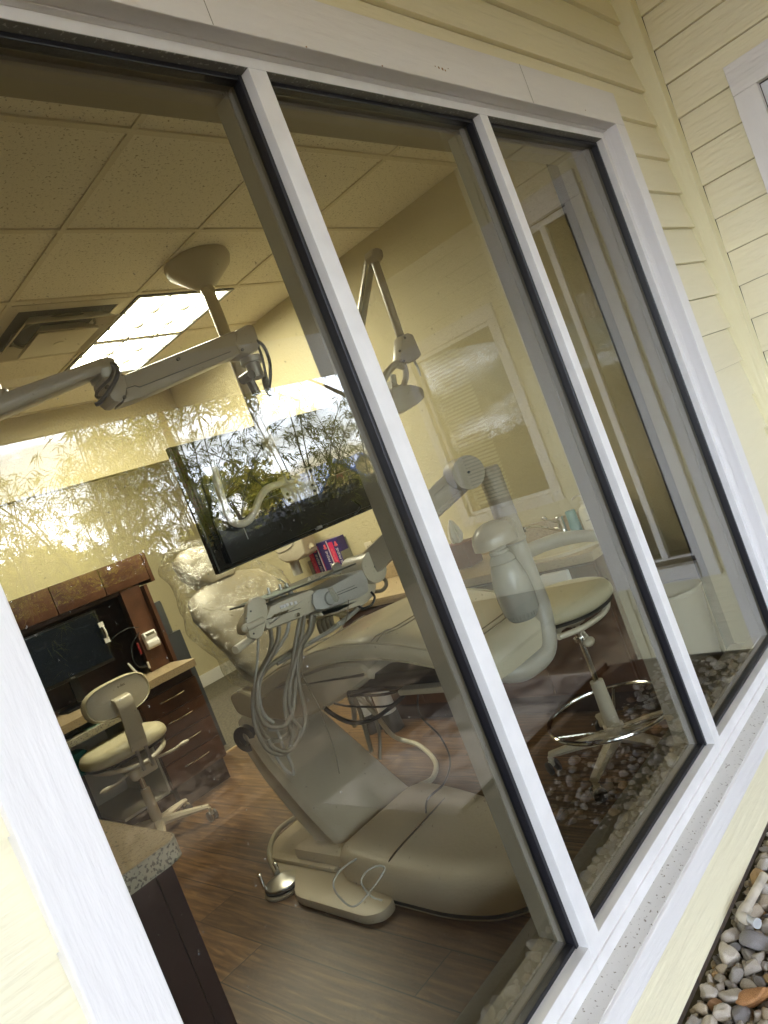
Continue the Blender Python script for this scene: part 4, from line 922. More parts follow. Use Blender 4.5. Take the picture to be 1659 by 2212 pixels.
tube(b, [Vector((cxm-half(y)*1.035-.001, y, ztop(y)-.058)) for y in ys[4:]], .0035, 6, 0)
obj('piping', b, PIPE, seat)
b = new_bm()
for y0 in (1.905, 1.93, 1.60, 1.622, 2.50, 2.516):
    tube(b, [Vector((cxm+half(y0)*u, y0+.02*abs(u)**3, ztop(y0+.02*abs(u)**3)+(.0115 if abs(u) > .6 and abs(u) < .9 else .0065 if abs(u) < .97 else 0))) for u in [-.98+1.96*i/20 for i in range(21)]], .0022, 6, 0)
obj('stitching', b, mat('dark_stitch', (.22, .19, .13), .6), seat)
# under shell
b = new_bm(); prism(b, rounded([(2.06, .755), (2.02, .70), (2.14, .655), (2.30, .60), (2.50, .555), (2.70, .535), (2.86, .555), (2.96, .62), (2.95, .68), (2.80, .70), (2.62, .715), (2.45, .74), (2.25, .768)], .05), 'x', 1.672, 2.178, bev=.03, seg=3); obj('seat_shell', b, SHELL, dc)
b = new_bm(); prism(b, rounded([(2.86, .56), (2.99, .60), (3.0, .69), (2.90, .715), (2.80, .68)], .03), 'x', 1.64, 1.70, bev=.018, seg=3); obj('hip_cap', b, mat('cream_shell', (.52, .44, .27), .4), dc)
b = new_bm(); prism(b, rounded([(2.52, .70), (2.66, .705), (2.74, .66), (2.68, .60), (2.56, .61)], .04), 'x', 1.645, 1.668, bev=.01); obj('pivot_cover', b, SHELL, dc)
# under-seat mechanism to toe board
b = new_bm(); box(b, 1.75, 2.10, 1.55, 2.30, .62, .668, bev=.012); box(b, 1.70, 1.80, 1.60, 2.1, .668, .70, bev=.01); obj('toe_support', b, BLK, dc)
b = new_bm(); box(b, 1.72, 1.90, 1.60, 1.98, .595, .618, bev=.008); obj('toe_rail', b, SHELL, dc)
# lift arm
b = new_bm()
secs = [(2.30, .05, 1.50, 1.93, .11), (2.42, .16, 1.50, 1.93, .12), (2.55, .27, 1.515, 1.94, .12), (2.75, .42, 1.555, 1.965, .12), (2.90, .53, 1.60, 1.985, .11), (2.99, .58, 1.64, 2.0, .09)]
rows = []
for y, z, xa_, xb_, th in secs:
    row = []
    for (u, v) in [(0, .02), (.03, .3), (0.0, .75), (.06, 1), (.94, 1), (1, .75), (.97, .3), (1, .02), (.9, 0), (.1, 0)]:
        row.append(b.verts.new((xa_+(xb_-xa_)*u, y+(1-v)*th*.6, z+(v-1)*th*.8+.0)))
    rows.append(row)
for a, c in zip(rows, rows[1:]):
    for k in range(10): b.faces.new((a[k], a[(k+1) % 10], c[(k+1) % 10], c[k]))
b.faces.new(rows[0][::-1]); b.faces.new(rows[-1]); bmesh.ops.subdivide_edges(b, edges=b.edges[:], cuts=1, use_grid_fill=True, smooth=.6)
obj('lift_arm', b, SHELL, dc, smooth=50)
# floor box
b = new_bm(); foot = [(1.41, 2.33), (1.375, 2.05), (1.365, 1.72), (1.40, 1.55), (1.50, 1.44), (1.63, 1.455), (1.76, 1.60), (1.84, 1.85), (1.90, 2.10), (1.93, 2.33)]
P = rounded(foot, .10, 6); n = len(P); cx_ = sum(p[0] for p in P)/n; cy_ = sum(p[1] for p in P)/n
rg = []
for f, z in [(1.0, .002), (1.0, .02), (1.0, .075), (.985, .105), (.95, .128), (.88, .140), (.6, .145)]:
    rg.append([b.verts.new((cx_+(x-cx_)*f, cy_+(y-cy_)*f, z+.0)) for x, y in P])
for a, c in zip(rg, rg[1:]):
    for k in range(n): b.faces.new((a[k], a[(k+1) % n], c[(k+1) % n], c[k]))
b.faces.new(rg[-1]); b.faces.new(rg[0][::-1]); fbx = obj('floor_box', b, SHELLD, dc, smooth=50)
b = new_bm(); tube(b, [(1.383, 1.98, .10), (1.42, 1.985, .142), (1.60, 2.0, .1455), (1.80, 2.02, .140), (1.865, 2.03, .11)], .0035, 6, 6); obj('seam', b, mat('seam_shadow', (.08, .06, .04), .8), fbx)
b = new_bm(); tube(b, [Vector((cx_+(x-cx_)*1.005, cy_+(y-cy_)*1.005, .016)) for x, y in P], .006, 6, 0, True); obj('rubber_edge', b, BLK, fbx)
# base plate with flanges
b = new_bm(); prism(b, rounded([(1.455, 2.84), (1.37, 2.72), (1.372, 2.55), (1.275, 2.44), (1.262, 2.02), (1.30, 1.96), (1.37, 1.97), (1.42, 2.30), (1.70, 2.35), (1.92, 2.40), (1.98, 2.75), (1.80, 2.95), (1.55, 2.93)], .05), 'z', .001, .038, bev=.012); box(b, 1.42, 1.46, 2.35, 2.78, .036, .055, bev=.01); box(b, 1.44, 1.90, 2.30, 2.62, .036, .10, bev=.025); obj('base_plate', b, SHELLD, dc)
b = new_bm(); cyl(b, (1.78, 2.98, .46), (1.66, 3.0, .47), .05); lathe(b, [(.03, 0), (.06, 0), (.06, .03), (.03, .03)], (1.62, 2.93, .50), (-1, -.3, 0)); obj('hub', b, BLK, dc)
# backrest and headrest, leaning away from the window
def pad(bm, secs, n=26, sq=3.0):
    """secs: centre, half width, half thickness, frame (x-axis, thickness axis)"""
    rg = []
    for c, hw, ht, ax, ay in secs:
        L_ = []
        for k in range(n):
            a = 2*PI*k/n; ca, sa = math.cos(a), math.sin(a); q = (abs(ca)**sq+abs(sa)**sq)**(-1/sq)
            L_.append(bm.verts.new(Vector(c)+Vector(ax)*hw*ca*q+Vector(ay)*ht*sa*q))
        rg.append(L_)
    for a, c in zip(rg, rg[1:]):
        for k in range(n): bm.faces.new((a[k], a[(k+1) % n], c[(k+1) % n], c[k]))
    bm.faces.new(rg[0][::-1]); bm.faces.new(rg[-1])
b = new_bm(); ax = (1, .05, 0); ay = Vector((0, .62, .78)).normalized()*1
ay = Vector((0, -.66, .75))
pad(b, [((1.93, 2.74, .70), .20, .03, ax, ay), ((1.93, 2.80, .73), .235, .05, ax, ay), ((1.94, 2.92, .83), .25, .055, ax, ay), ((1.955, 3.05, .96), .265, .055, ax, ay), ((1.97, 3.15, 1.07), .275, .05, ax, ay), ((1.98, 3.22, 1.14), .24, .045, ax, ay), ((1.985, 3.26, 1.18), .12, .03, ax, ay)])
bkr = obj('backrest', b, VINYL, dc, smooth=60)
b = new_bm(); pad(b, [((1.97, 3.22, 1.17), .09, .03, ax, ay), ((1.965, 3.26, 1.20), .13, .05, ax, ay), ((1.96, 3.32, 1.27), .145, .055, ax, ay), ((1.955, 3.37, 1.34), .13, .05, ax, ay), ((1.95, 3.40, 1.37), .07, .03, ax, ay)])
obj('headrest', b, VINYL, dc, smooth=60)
b = new_bm(); pad(b, [((1.84, 2.80, .66), .09, .03, ax, ay), ((1.86, 2.95, .74), .14, .04, ax, ay), ((1.94, 3.15, .96), .18, .03, ax, ay), ((1.96, 3.28, 1.15), .10, .02, ax, ay)]); obj('back_shell', b, SHELL, bkr, smooth=60)

# crinkled clear cover over head and back
def crinkle(p, s): return noise.noise_vector(p*s)
b = new_bm(); N = 96; rg = []
spine = [((1.84, 2.80, .60), .12, .05), ((1.86, 2.83, .72), .23, .09), ((1.90, 2.92, .83), .285, .11), ((1.93, 3.02, .95), .31, .12), ((1.95, 3.12, 1.06), .315, .13), ((1.955, 3.22, 1.17), .28, .13), ((1.95, 3.30, 1.26), .22, .12), ((1.94, 3.37, 1.35), .165, .10), ((1.935, 3.41, 1.395), .11, .07), ((1.935, 3.425, 1.41), .03, .02)]
sp = []
for i in range(len(spine)-1):
    for k in range(9):
        t = k/9; a, c = spine[i], spine[i+1]; sp.append((Vector(a[0]).lerp(Vector(c[0]), t), a[1]+(c[1]-a[1])*t, a[2]+(c[2]-a[2])*t))
sp.append((Vector(spine[-1][0]), spine[-1][1], spine[-1][2]))
for c, hw, ht in sp:
    L_ = []
    for k in range(N):
        a = 2*PI*k/N; p = c+Vector((1, .05, 0))*hw*math.cos(a)+ay*ht*math.sin(a)
        r_ = abs(noise.noise(p*7)); p = p+crinkle(p, 5)*.034+crinkle(p, 14)*.010+crinkle(p, 40)*.002
        L_.append(b.verts.new(p))
    rg.append(L_)
for a, c in zip(rg, rg[1:]):
    for k in range(N): b.faces.new((a[k], a[(k+1) % N], c[(k+1) % N], c[k]))
film = film_mat()
obj('plastic_cover', b, film, label='crinkled clear plastic bag pulled over the headrest and back of the dental chair', cat='plastic cover', smooth=18)
b = new_bm(); rg = []                      # loose skirt of the bag
for i in range(26):
    t = i/25; L_ = []
    for k in range(40):
        u = k/39; p = Vector((1.63+.30*u+.02*t, 2.86+.10*u, .86-.05*u)).lerp(Vector((1.68+.16*u, 2.93+.06*u, .60+.02*u)), t)
        L_.append(b.verts.new(p+crinkle(p, 9)*.022+crinkle(p, 30)*.005))
    rg.append(L_)
for a, c in zip(rg, rg[1:]):
    for k in range(39): b.faces.new((a[k], a[k+1], c[k+1], c[k]))
obj('cover_skirt', b, film, bpy.data.objects['plastic_cover'], smooth=18)

# =================================================================== DELIVERY UNIT, POST AND BOTTLE
DY = 2.0
du = thing('delivery_unit', 'beige dental delivery head with tray and hanging hoses on a swing arm over the chair', 'delivery unit', at(650, 1330, y=DY))
def dv(u, v, y=DY): return at(329.2+u*.36378, 1124.6+v*.36378, y=y)
def dz_(u, v, y=DY): return at(493.7+u*.2645, 1179.5+v*.2645, y=y)
b = new_bm(); slab(b, [dv(630, 560), dv(650, 520), dv(700, 492), dv(880, 420), dv(930, 430), dv(935, 545), dv(870, 575), dv(640, 660), dv(618, 660), dv(615, 600)], DY-.055, DY+.13, .018); obj('head_body', b, OFFW, du)
b = new_bm(); slab(b, [dv(905, 430), dv(990, 405), dv(1190, 300), dv(1215, 305), dv(1225, 440), dv(1180, 465), dv(1050, 515), dv(950, 548), dv(905, 545), dv(880, 500)], DY-.062, DY+.12, .014); hp = obj('head_panel', b, mat('pale_grey_panel', (.46, .44, .40), .35), du)
b = new_bm(); slab(b, [dv(880, 455), dv(905, 430), dv(985, 412), dv(1020, 430), dv(1030, 505), dv(1000, 520), dv(940, 545), dv(900, 545), dv(883, 510)], DY-.070, DY-.0625, .003); obj('control_plate', b, mat('pale_grey_plate', (.50, .49, .46), .35), hp)
b = new_bm(); c = dv(975, 480); lathe(b, [(0, 0), (.021, 0), (.024, .004), (.022, .012), (0, .014)], (c.x, DY-.0705, c.z), (0, -1, 0)); obj('gauge_knob', b, mat('glassy_knob', (.45, .45, .42), .15), hp)
b = new_bm(); slab(b, [dv(950, 425), dv(975, 420), dv(1015, 480), dv(1005, 505), dv(990, 500)], DY-.090, DY-.084, .001); obj('loose_film', b, film, hp)
b = new_bm(); tube(b, [dv(640, 600, DY-.056), dv(880, 520, DY-.058)], .0012, 6, 0); tube(b, [dv(1030, 470, DY-.0635), dv(1215, 395, DY-.0635)], .0012, 6, 0); tube(b, [dv(1020, 460, DY-.0635), dv(1200, 385, DY-.0635)], .0008, 6, 0); obj('seam', b, INK, du)
b = new_bm()
for u, v in ((708, 527), (725, 521), (742, 514), (767, 507), (792, 502)):
    p = dv(u, v); box(b, p.x-.005, p.x+.005, DY-.0585, DY-.0552, p.z-.005, p.z+.005)
obj('button_label', b, PRNT, du, smooth=0)
b = new_bm()
for u, v in ((715, 570), (735, 562), (752, 556), (770, 550), (788, 543)):
    p = dv(u, v, DY-.058); cyl(b, p+Vector((-.005, 0, -.003)), p+Vector((.006, -.012, .004)), .0035, n=10)
p = dv(857, 560, DY-.06); cyl(b, p+Vector((0, .02, 0)), p+Vector((0, -.01, 0)), .006)
obj('toggle', b, CHR, du)
b = new_bm(); slab(b, [dv(490, 520), dv(520, 478), dv(565, 465), dv(605, 490), dv(615, 560), dv(600, 640), dv(580, 700), dv(545, 722), dv(505, 710), dv(483, 640)], DY-.075, DY-.05, .010); ep = obj('end_plate', b, OFFW, du)
b = new_bm()
for u, v in ((508, 557), (525, 687), (604, 512)):
    p = dv(u, v); cyl(b, (p.x, DY-.0765, p.z), (p.x, DY-.07, p.z), .003, n=10)
obj('screw', b, INK, ep)
b = new_bm(); tube(b, [dv(655, 590, DY-.085), dv(610, 612, DY-.09), dv(560, 640, DY-.085)], lambda t: .011, 12, 4); ell(b, dv(560, 635, DY-.08), (.022, .012, .014)); obj('brake_handle', b, OFFW, ep)
b = new_bm(); tube(b, [dv(600, 690, DY-.03), dv(560, 720, DY-.05), dv(492, 770, DY-.07)], .013, 12, 4); obj('lever', b, OFFW, du)
# tray
tray = new_bm()
a, c = dv(690, 475, DY-.04), dv(1200, 262, DY-.04); d = (c-a)
prism(tray, [(a.x, a.z), (c.x, c.z), (c.x, c.z+.006), (a.x, a.z+.006)], 'y', DY-.05, DY+.20)
tr_ = obj('tray', tray, mat('dark_tray', (.10, .10, .085), .3), du, smooth=0)
b = new_bm(); a2, c2 = dv(720, 452, DY-.03), dv(1180, 268, DY-.03); prism(b, [(a2.x, a2.z), (c2.x, c2.z), (c2.x, c2.z+.003), (a2.x, a2.z+.003)], 'y', DY-.03, DY+.17); obj('tray_paper', b, mat('pale_green_liner', (.36, .45, .38), .5), tr_, smooth=0)
b = new_bm(); tube(b, [dv(920, 385, DY-.02), dv(1060, 300, DY-.02)], .003, 8, 0); p = dv(1095, 283, DY-.02); cyl(b, p+Vector((0, .004, 0)), p+Vector((0, -.006, 0)), .021, n=26)
im = obj('mouth_mirror', b, STEEL, label='round steel mouth mirror standing proud of the dark tray', cat='mouth mirror')
b = new_bm(); tube(b, [dv(780, 430, DY+.03), dv(960, 355, DY+.03)], .0028, 8, 0); p = dv(963, 338, DY+.03); tube(b, [dv(960, 355, DY+.03), p], .0022, 8, 0); ell(b, p, (.004, .004, .004), n=2); tube(b, [dv(895, 390, DY-.03), dv(925, 372, DY-.03)], .004, 8, 0)
obj('dental_probe', b, STEEL, label='thin steel probe lying along the tray with its ball tip upright', cat='probe')
b = new_bm(); tube(b, [dv(925, 375, DY+.01), dv(932, 352, DY+.01), dv(930, 338, DY+.01)], lambda t: .007-.004*t, 8, 4); obj('white_tip', b, WHT, label='short white plastic tip standing on the middle of the tray', cat='tip')
# hand pieces standing behind the head
for nm, (u0, v0, u1, v1), lab in (('handpiece', (700, 455, 686, 398), 0), ('handpiece', (768, 425, 755, 378), 0)):
    b = new_bm(); p, q = dv(u0, v0, DY+.10), dv(u1, v1, DY+.10); m_ = p.lerp(q, .45); cyl(b, p+Vector((0, 0, -.02)), m_, .0105, n=16); cyl(b, m_, q, .005, n=12); obj('handpiece', b, STEEL, du)
b = new_bm(); p, q = dv(815, 410, DY+.08), dv(790, 375, DY+.08); cyl(b, p+Vector((0, 0, -.02)), q, .0105, .008, n=16); tube(b, [q, dv(765, 355, DY+.08), dv(740, 345, DY+.08)], .0025, 8, 4); obj('air_syringe', b, STEEL, du)
b = new_bm(); tube(b, [dv(640+6*math.sin(i*1.9), 520-i*1.6, DY+.02) for i in range(24)], .0016, 6, 0); obj('spring', b, STEEL, du)
# swing arm
b = new_bm(); slab(b, [dv(940, 552), dv(1060, 520), dv(1170, 460), dv(1210, 400), dv(1215, 330), dv(1290, 330), dv(1300, 400), dv(1290, 450), dv(1240, 500), dv(1060, 560), dv(960, 580)], DY-.035, DY+.05, .016); obj('neck', b, OFFW, du)
b = new_bm(); p = dv(1252, 292); cyl(b, (p.x, DY-.065, p.z), (p.x, DY+.06, p.z), .060, n=32); bmesh.ops.bevel(b, geom=[e for e in b.edges if e.calc_face_angle(0) > 1], offset=.016, segments=3, affect='EDGES'); kn = obj('elbow_knob', b, OFFW, du)
b = new_bm(); cyl(b, (p.x+.002, DY-.067, p.z), (p.x+.002, DY-.06, p.z), .005, n=12); obj('screw', b, INK, kn)
PYT = 1.53
pA = dv(1300, 250, DY); pB = at(1000, 1028, y=PYT)
def obox(bm, p, q, w, h, bev=.012):
    d = (q-p); L_ = d.length; M = basis(p, d, Vector((0, 0, 1)).cross(d)); bb = bmesh.new(); box(bb, 0, L_, -w/2, w/2, -h/2, h/2, bev=bev)
    for v in bb.verts: v.co = M @ v.co
    merge(bm, bb)
b = new_bm(); obox(b, dv(1262, 285, DY), pB, .062, .095, .016); obj('swing_arm', b, GREYB, du)
b = new_bm(); q = dv(1262, 285, DY).lerp(pB, .5); obox(b, dv(1275, 275, DY).lerp(pB, .08)+Vector((-.02, -.03, .0)), dv(1275, 275, DY).lerp(pB, .9)+Vector((-.02, -.03, .0)), .02, .05, .006); obj('arm_cover', b, GREYB, du)
b = new_bm(); c = at(1003, 1023, y=PYT-.02); cyl(b, c+Vector((-.02, -.035, 0)), c+Vector((.03, .05, 0)), .058, n=36); bmesh.ops.bevel(b, geom=[e for e in b.edges if e.calc_face_angle(0) > 1], offset=.015, segments=3, affect='EDGES'); sk = obj('shoulder_disc', b, GREYB, du)
b = new_bm(); cyl(b, c+Vector((-.021, -.037, 0)), c+Vector((-.018, -.03, 0)), .005, n=10); obj('screw', b, INK, sk)
# post
PO = GREYB
top = at(1045, 1003, y=PYT); bx, by = top.x+.012, PYT
b = new_bm(); z1 = top.z-.012; cyl(b, (bx, by, z1-.29), (bx, by, z1-.02), .042, .042, n=32); lathe(b, [(.042, -.02), (.038, -.004), (.025, 0), (0, 0)], (bx, by, z1)); lathe(b, [(.042, -.08), (.0435, -.08), (.0435, -.083), (.042, -.083)], (bx, by, z1)); obj('upper_post', b, PO, du)
zb = at(1160, 1320, y=PYT).z
lowp = [Vector((bx, by, z1-.2935)), Vector((bx, by, zb+.10)), Vector((bx, by, zb)), at(1180, 1395, y=PYT), at(1150, 1435, y=PYT+.02), at(1100, 1452, y=PYT+.06), Vector((1.86, PYT+.25, .64)), Vector((1.86, 2.25, .66))]
b = new_bm(); tube(b, lowp, .038, 20, 6); obj('lower_post', b, mat('pale_post', (.44, .41, .34), .32), du)
b = new_bm(); tube(b, [Vector((bx+.01, by, at(1145, 1185, y=PYT).z)), at(1200, 1168, y=1.60), at(1260, 1158, y=1.62), at(1312, 1160, y=1.62)], lambda t: .030-.012*abs(t-.4), 16, 6); ell(b, at(1312, 1160, y=1.62), (.026, .026, .026)); obj('assistant_arm', b, mat('pale_post', (.44, .41, .34)), du)
# bottle hanging from its domed holder
BY = 1.45
b = new_bm(); e0, e1 = at(1017, 1168, y=BY), at(1112, 1140, y=BY); cc = at(1066, 1160, y=BY); 
lathe(b, [(0, .055), (.02, .053), (.045, .042), (.066, .020), (.072, 0), (.072, -.028), (.066, -.030), (0, -.030)], (cc.x+.0, BY, cc.z-.0), (0, 0, 1), 40)
for v in b.verts: v.co.x = cc.x+(v.co.x-cc.x)*1.15
obj('bottle_holder', b, GREYB, du)
b = new_bm(); tube(b, [Vector((bx, by, cc.z)), Vector((cc.x+.03, BY, cc.z))], .03, 12, 0); obj('holder_stub', b, GREYB, du)
wb = thing('water_bottle', 'ribbed translucent water bottle hanging under the domed holder beside the post', 'bottle', (cc.x, BY, cc.z-.3))
zt = cc.z-.031; b0 = at(1112, 1352, y=BY); H_ = zt-b0.z
b = new_bm(); lathe(b, [(0, 0), (.030, 0), (.030, -.014), (.034, -.016), (.034, -.024), (.031, -.028), (.040, -.04), (.046, -.055), (.044, -.060), (.050, -.075), (.062, -.13), (.064, -.18), (.060, -.235), (.052, -H_+.03), (.049, -H_+.008), (.042, -H_), (0, -H_)], (cc.x, BY, zt), n=40)
MB_ = mat('cloudy_plastic', (.62, .60, .52), .25, trans=.45); obj('bottle_body', b, MB_, wb)
b = new_bm(); lathe(b, [(0, -.001), (.057, -.001), (.0555, -.05), (.050, -.085), (.046, -.098), (0, -.098)], (cc.x, BY, zt-H_+.102), n=36); obj('water', b, mat('murky_water', (.45, .43, .36), .1, trans=.5), wb)
b = new_bm()
for k in range(26):
    a = 2*PI*k/26; tube(b, [(cc.x+.0525*math.cos(a), BY+.0525*math.sin(a), zt-H_+.03), (cc.x+.050*math.cos(a), BY+.050*math.sin(a), zt-H_+.010)], .0022, 6, 0)
obj('grip_rib', b, MB_, wb)

# hoses hanging from the head
def hp_(u, v, y): return dv(u, v, y)
def H(pts, y0, y1, r, m_, name='hose'):
    b = new_bm(); n = len(pts)-1
    tube(b, [dv(u, v, y0+(y1-y0)*i/n) for i, (u, v) in enumerate(pts)], r, 10, 7); return obj(name, b, m_, du)
H([(700, 640), (708, 720), (690, 800), (640, 900), (608, 1000), (605, 1100), (640, 1230), (700, 1300), (760, 1300), (810, 1260), (825, 1180)], 1.99, 2.02, .0075, HOSE)
H([(752, 610), (745, 700), (715, 780), (660, 880), (625, 970), (622, 1090), (650, 1180), (700, 1222), (760, 1225), (800, 1205), (835, 1120), (850, 980), (865, 800)], 1.97, 1.96, .0075, HOSE)
H([(812, 590), (800, 660), (765, 730), (700, 820), (655, 900), (632, 1000), (640, 1100), (672, 1165), (720, 1200)], 1.98, 1.99, .0065, HOSEL)
H([(880, 570), (862, 660), (845, 760), (830, 860), (800, 980), (785, 1080), (800, 1180), (830, 1260), (820, 1340), (780, 1385), (700, 1370), (640, 1290), (605, 1180), (598, 1050), (625, 950), (700, 860), (790, 800), (860, 750)], 1.96, 2.0, .0078, HOSE)
H([(900, 565), (893, 650), (870, 740), (845, 850), (820, 960), (812, 1060), (828, 1160), (860, 1210), (880, 1240), (862, 1300), (830, 1340)], 1.95, 1.97, .0070, HOSE)
H([(945, 560), (935, 640), (905, 700), (870, 770), (862, 860), (868, 960), (890, 1060), (905, 1140), (905, 1210), (870, 1300), (800, 1370), (720, 1350), (690, 1300)], 1.94, 1.98, .0075, HOSE)
H([(628, 690), (625, 800), (615, 900), (605, 1010)], 1.97, 1.99, .0045, HOSEL)
H([(960, 560), (945, 650), (890, 740), (880, 830), (870, 930)], 1.98, 2.05, .0085, HOSE)
H([(690, 1240), (740, 1250), (770, 1330), (815, 1420), (838, 1490), (830, 1505), (780, 1470), (725, 1380)], 2.0, 2.05, .0055, HOSEL)
H([(1270, 430), (1240, 500), (1180, 560), (1080, 640), (960, 710), (850, 780), (740, 850)], 2.02, 2.04, .0078, HOSEL)
H([(1225, 470), (1190, 540), (1110, 605), (1000, 690), (900, 750), (800, 800)], 2.04, 2.06, .0060, HOSEL)
H([(1345, 335), (1380, 350), (1388, 385), (1360, 415), (1310, 420), (1290, 400)], 1.98, 2.0, .0075, HOSE)
H([(1300, 425), (1320, 455), (1300, 500), (1250, 520), (1215, 500)], 1.96, 1.98, .0045, BLK)
H([(1165, 470), (1150, 590), (1090, 670), (1000, 710), (930, 730)], 1.92, 1.92, .0018, HOSE, 'thin_wire')
H([(880, 900), (930, 1000), (985, 1100), (1030, 1220), (1080, 1360), (1110, 1500)], 1.93, 1.60, .0016, HOSE, 'thin_wire')
# assistant holders with four short hoses
b = new_bm(); tube(b, [dv(935, 610, 2.35), dv(985, 565, 2.35), (dv(1060, 540, 2.35)), dv(1140, 560, 2.35)], .017, 12, 5); obj('holder_bar', b, mat('olive_holder', (.30, .26, .16), .4), du)
for i, (u, v) in enumerate(((985, 590), (1010, 580), (1035, 572), (1060, 565))):
    H([(u, v), (u+4, v+35), (u+18, v+75)], 2.34, 2.36, .010, HOSE)
# under-seat bundle
ub = new_bm()
for k, (pts, r) in enumerate([([(1540, 950), (1450, 985), (1330, 1000), (1200, 1025), (1165, 1030)], .012), ([(1540, 965), (1460, 1010), (1350, 1035), (1230, 1035), (1165, 1040)], .006), ([(1530, 980), (1480, 1050), (1400, 1120), (1320, 1175), (1230, 1200), (1150, 1190), (1070, 1150), (1020, 1110)], .009), ([(1480, 1050), (1400, 1100), (1250, 1105), (1150, 1100), (1080, 1085)], .004)]):
    tube(ub, [dv(u, v, 2.15-.02*k) for u, v in pts], r, 8, 7)
obj('chair_cable', ub, BLK, dc)
ub = new_bm()
tube(ub, [dv(1165, 1030, 2.35), dv(1195, 1120, 2.35), dv(1200, 1220, 2.4)], .011, 8, 6); tube(ub, [dv(1185, 1030, 2.4), dv(1235, 1140, 2.4), dv(1300, 1370, 2.45)], .010, 8, 6)
tube(ub, [dv(1230, 960, 2.5), dv(1290, 1090, 2.5), dv(1345, 1250, 2.5), dv(1350, 1420, 2.5)], .008, 8, 6)
obj('chair_hose', ub, HOSE, dc)
b = new_bm(); tube(b, [at(740, 1480, y=2.45), at(800, 1530, y=2.45), at(850, 1590, z=.10), at(905, 1610, z=.03), at(940, 1645, z=.02), at(935, 1680, z=.02), at(905, 1697, z=.015)], .012, 10, 7); obj('supply_hose', b, mat('pale_hose', (.45, .41, .30), .4), label='thick pale hose curling over the wood floor behind the floor box', cat='hose')
b = new_bm(); tube(b, [at(905, 1480, y=2.2), at(905, 1540, y=2.2), at(950, 1590, y=2.1), at(972, 1640, y=2.0), at(960, 1690, y=1.9), at(925, 1725, y=1.85), at(920, 1755, z=.155)], .004, 8, 7); obj('power_cord', b, BLK, label='thin black cord hanging from the chair down to the floor box', cat='cord')
b = new_bm(); pts = [(770, 1855), (735, 1880), (720, 1910), (735, 1940), (765, 1958), (800, 1925), (830, 1880), (820, 1870), (795, 1880), (780, 1905), (800, 1935), (825, 1945)]; tube(b, [at(u, v, y=1.42) for u, v in pts], .0022, 6, 6); obj('loose_wire', b, HOSEL, label='thin pale wire looped loosely in front of the floor box', cat='wire')

# suction canisters under the chair
cn = None
for i, (u, v, tilt) in enumerate(((680, 920, 0), (775, 915, 0))):
    g = at(493.7+u*.463, 1152+v*.463, z=.0); g.z = 0
    if i == 0:
        cn = thing('suction_canister', 'white upright canister with dark grey foot under the chair, nearer the desk', 'canister', g, 'white canisters under the chair')
        b = new_bm(); cyl(b, g+Vector((0, 0, .11)), g+Vector((0, 0, .46)), .052, n=28); lathe(b, [(.052, 0), (.045, .02), (0, .025)], g+Vector((0, 0, .46))); obj('cylinder', b, WHT, cn)
        b = new_bm(); lathe(b, [(0, .001), (.060, .001), (.060, .03), (.055, .11), (0, .11)], g); obj('foot', b, mat('dark_grey_foot', (.10, .095, .085), .5), cn)
    else: dup(cn, g, 0, 'white upright canister with dark grey foot under the chair, nearer the sink cabinet')

# foot control
fcg = at(617, 1918, z=.0); fcg.z = 0
ft = thing('foot_control', 'round domed steel foot control on the wood floor beside the floor box', 'foot control', fcg)
b = new_bm(); lathe(b, [(0, .0005), (.080, .0005), (.083, .008), (.078, .014), (0, .014)], fcg, n=40); obj('base_ring', b, SHELLD, ft)
b = new_bm(); lathe(b, [(0, .0145), (.070, .0145), (.072, .022), (.072, .030), (.070, .034), (0, .062)], fcg, n=48); obj('steel_disc', b, STEEL, ft, smooth=25)
b = new_bm(); lathe(b, [(.073, .016), (.077, .017), (.077, .024), (.073, .025)], fcg, n=40); obj('rubber_band', b, BLK, ft)
b = new_bm()
for dx, dy in ((.02, .045), (-.055, .055)): cyl(b, fcg+Vector((dx, dy, .03)), fcg+Vector((dx, dy, .085)), .008, n=14); ell(b, fcg+Vector((dx, dy, .085)), (.011, .011, .006), n=2)
obj('button', b, CHR, ft)
b = new_bm(); tube(b, [at(600, 1888, z=.05), at(588, 1865, z=.045), at(583, 1835, z=.04), at(600, 1795, z=.03), at(640, 1765, z=.02), at(675, 1748, z=.02), at(700, 1735, z=.03)], .012, 10, 7); obj('foot_control_tube', b, mat('pale_hose', (.45, .41, .30)), ft)
b = new_bm(); lathe(b, [(0, 0), (.024, 0), (.024, .03), (0, .034)], at(640, 1690, z=.001)); obj('floor_stop', b, SHELLD, label='small taupe knob on the wood floor left of the lift arm', cat='floor stop')

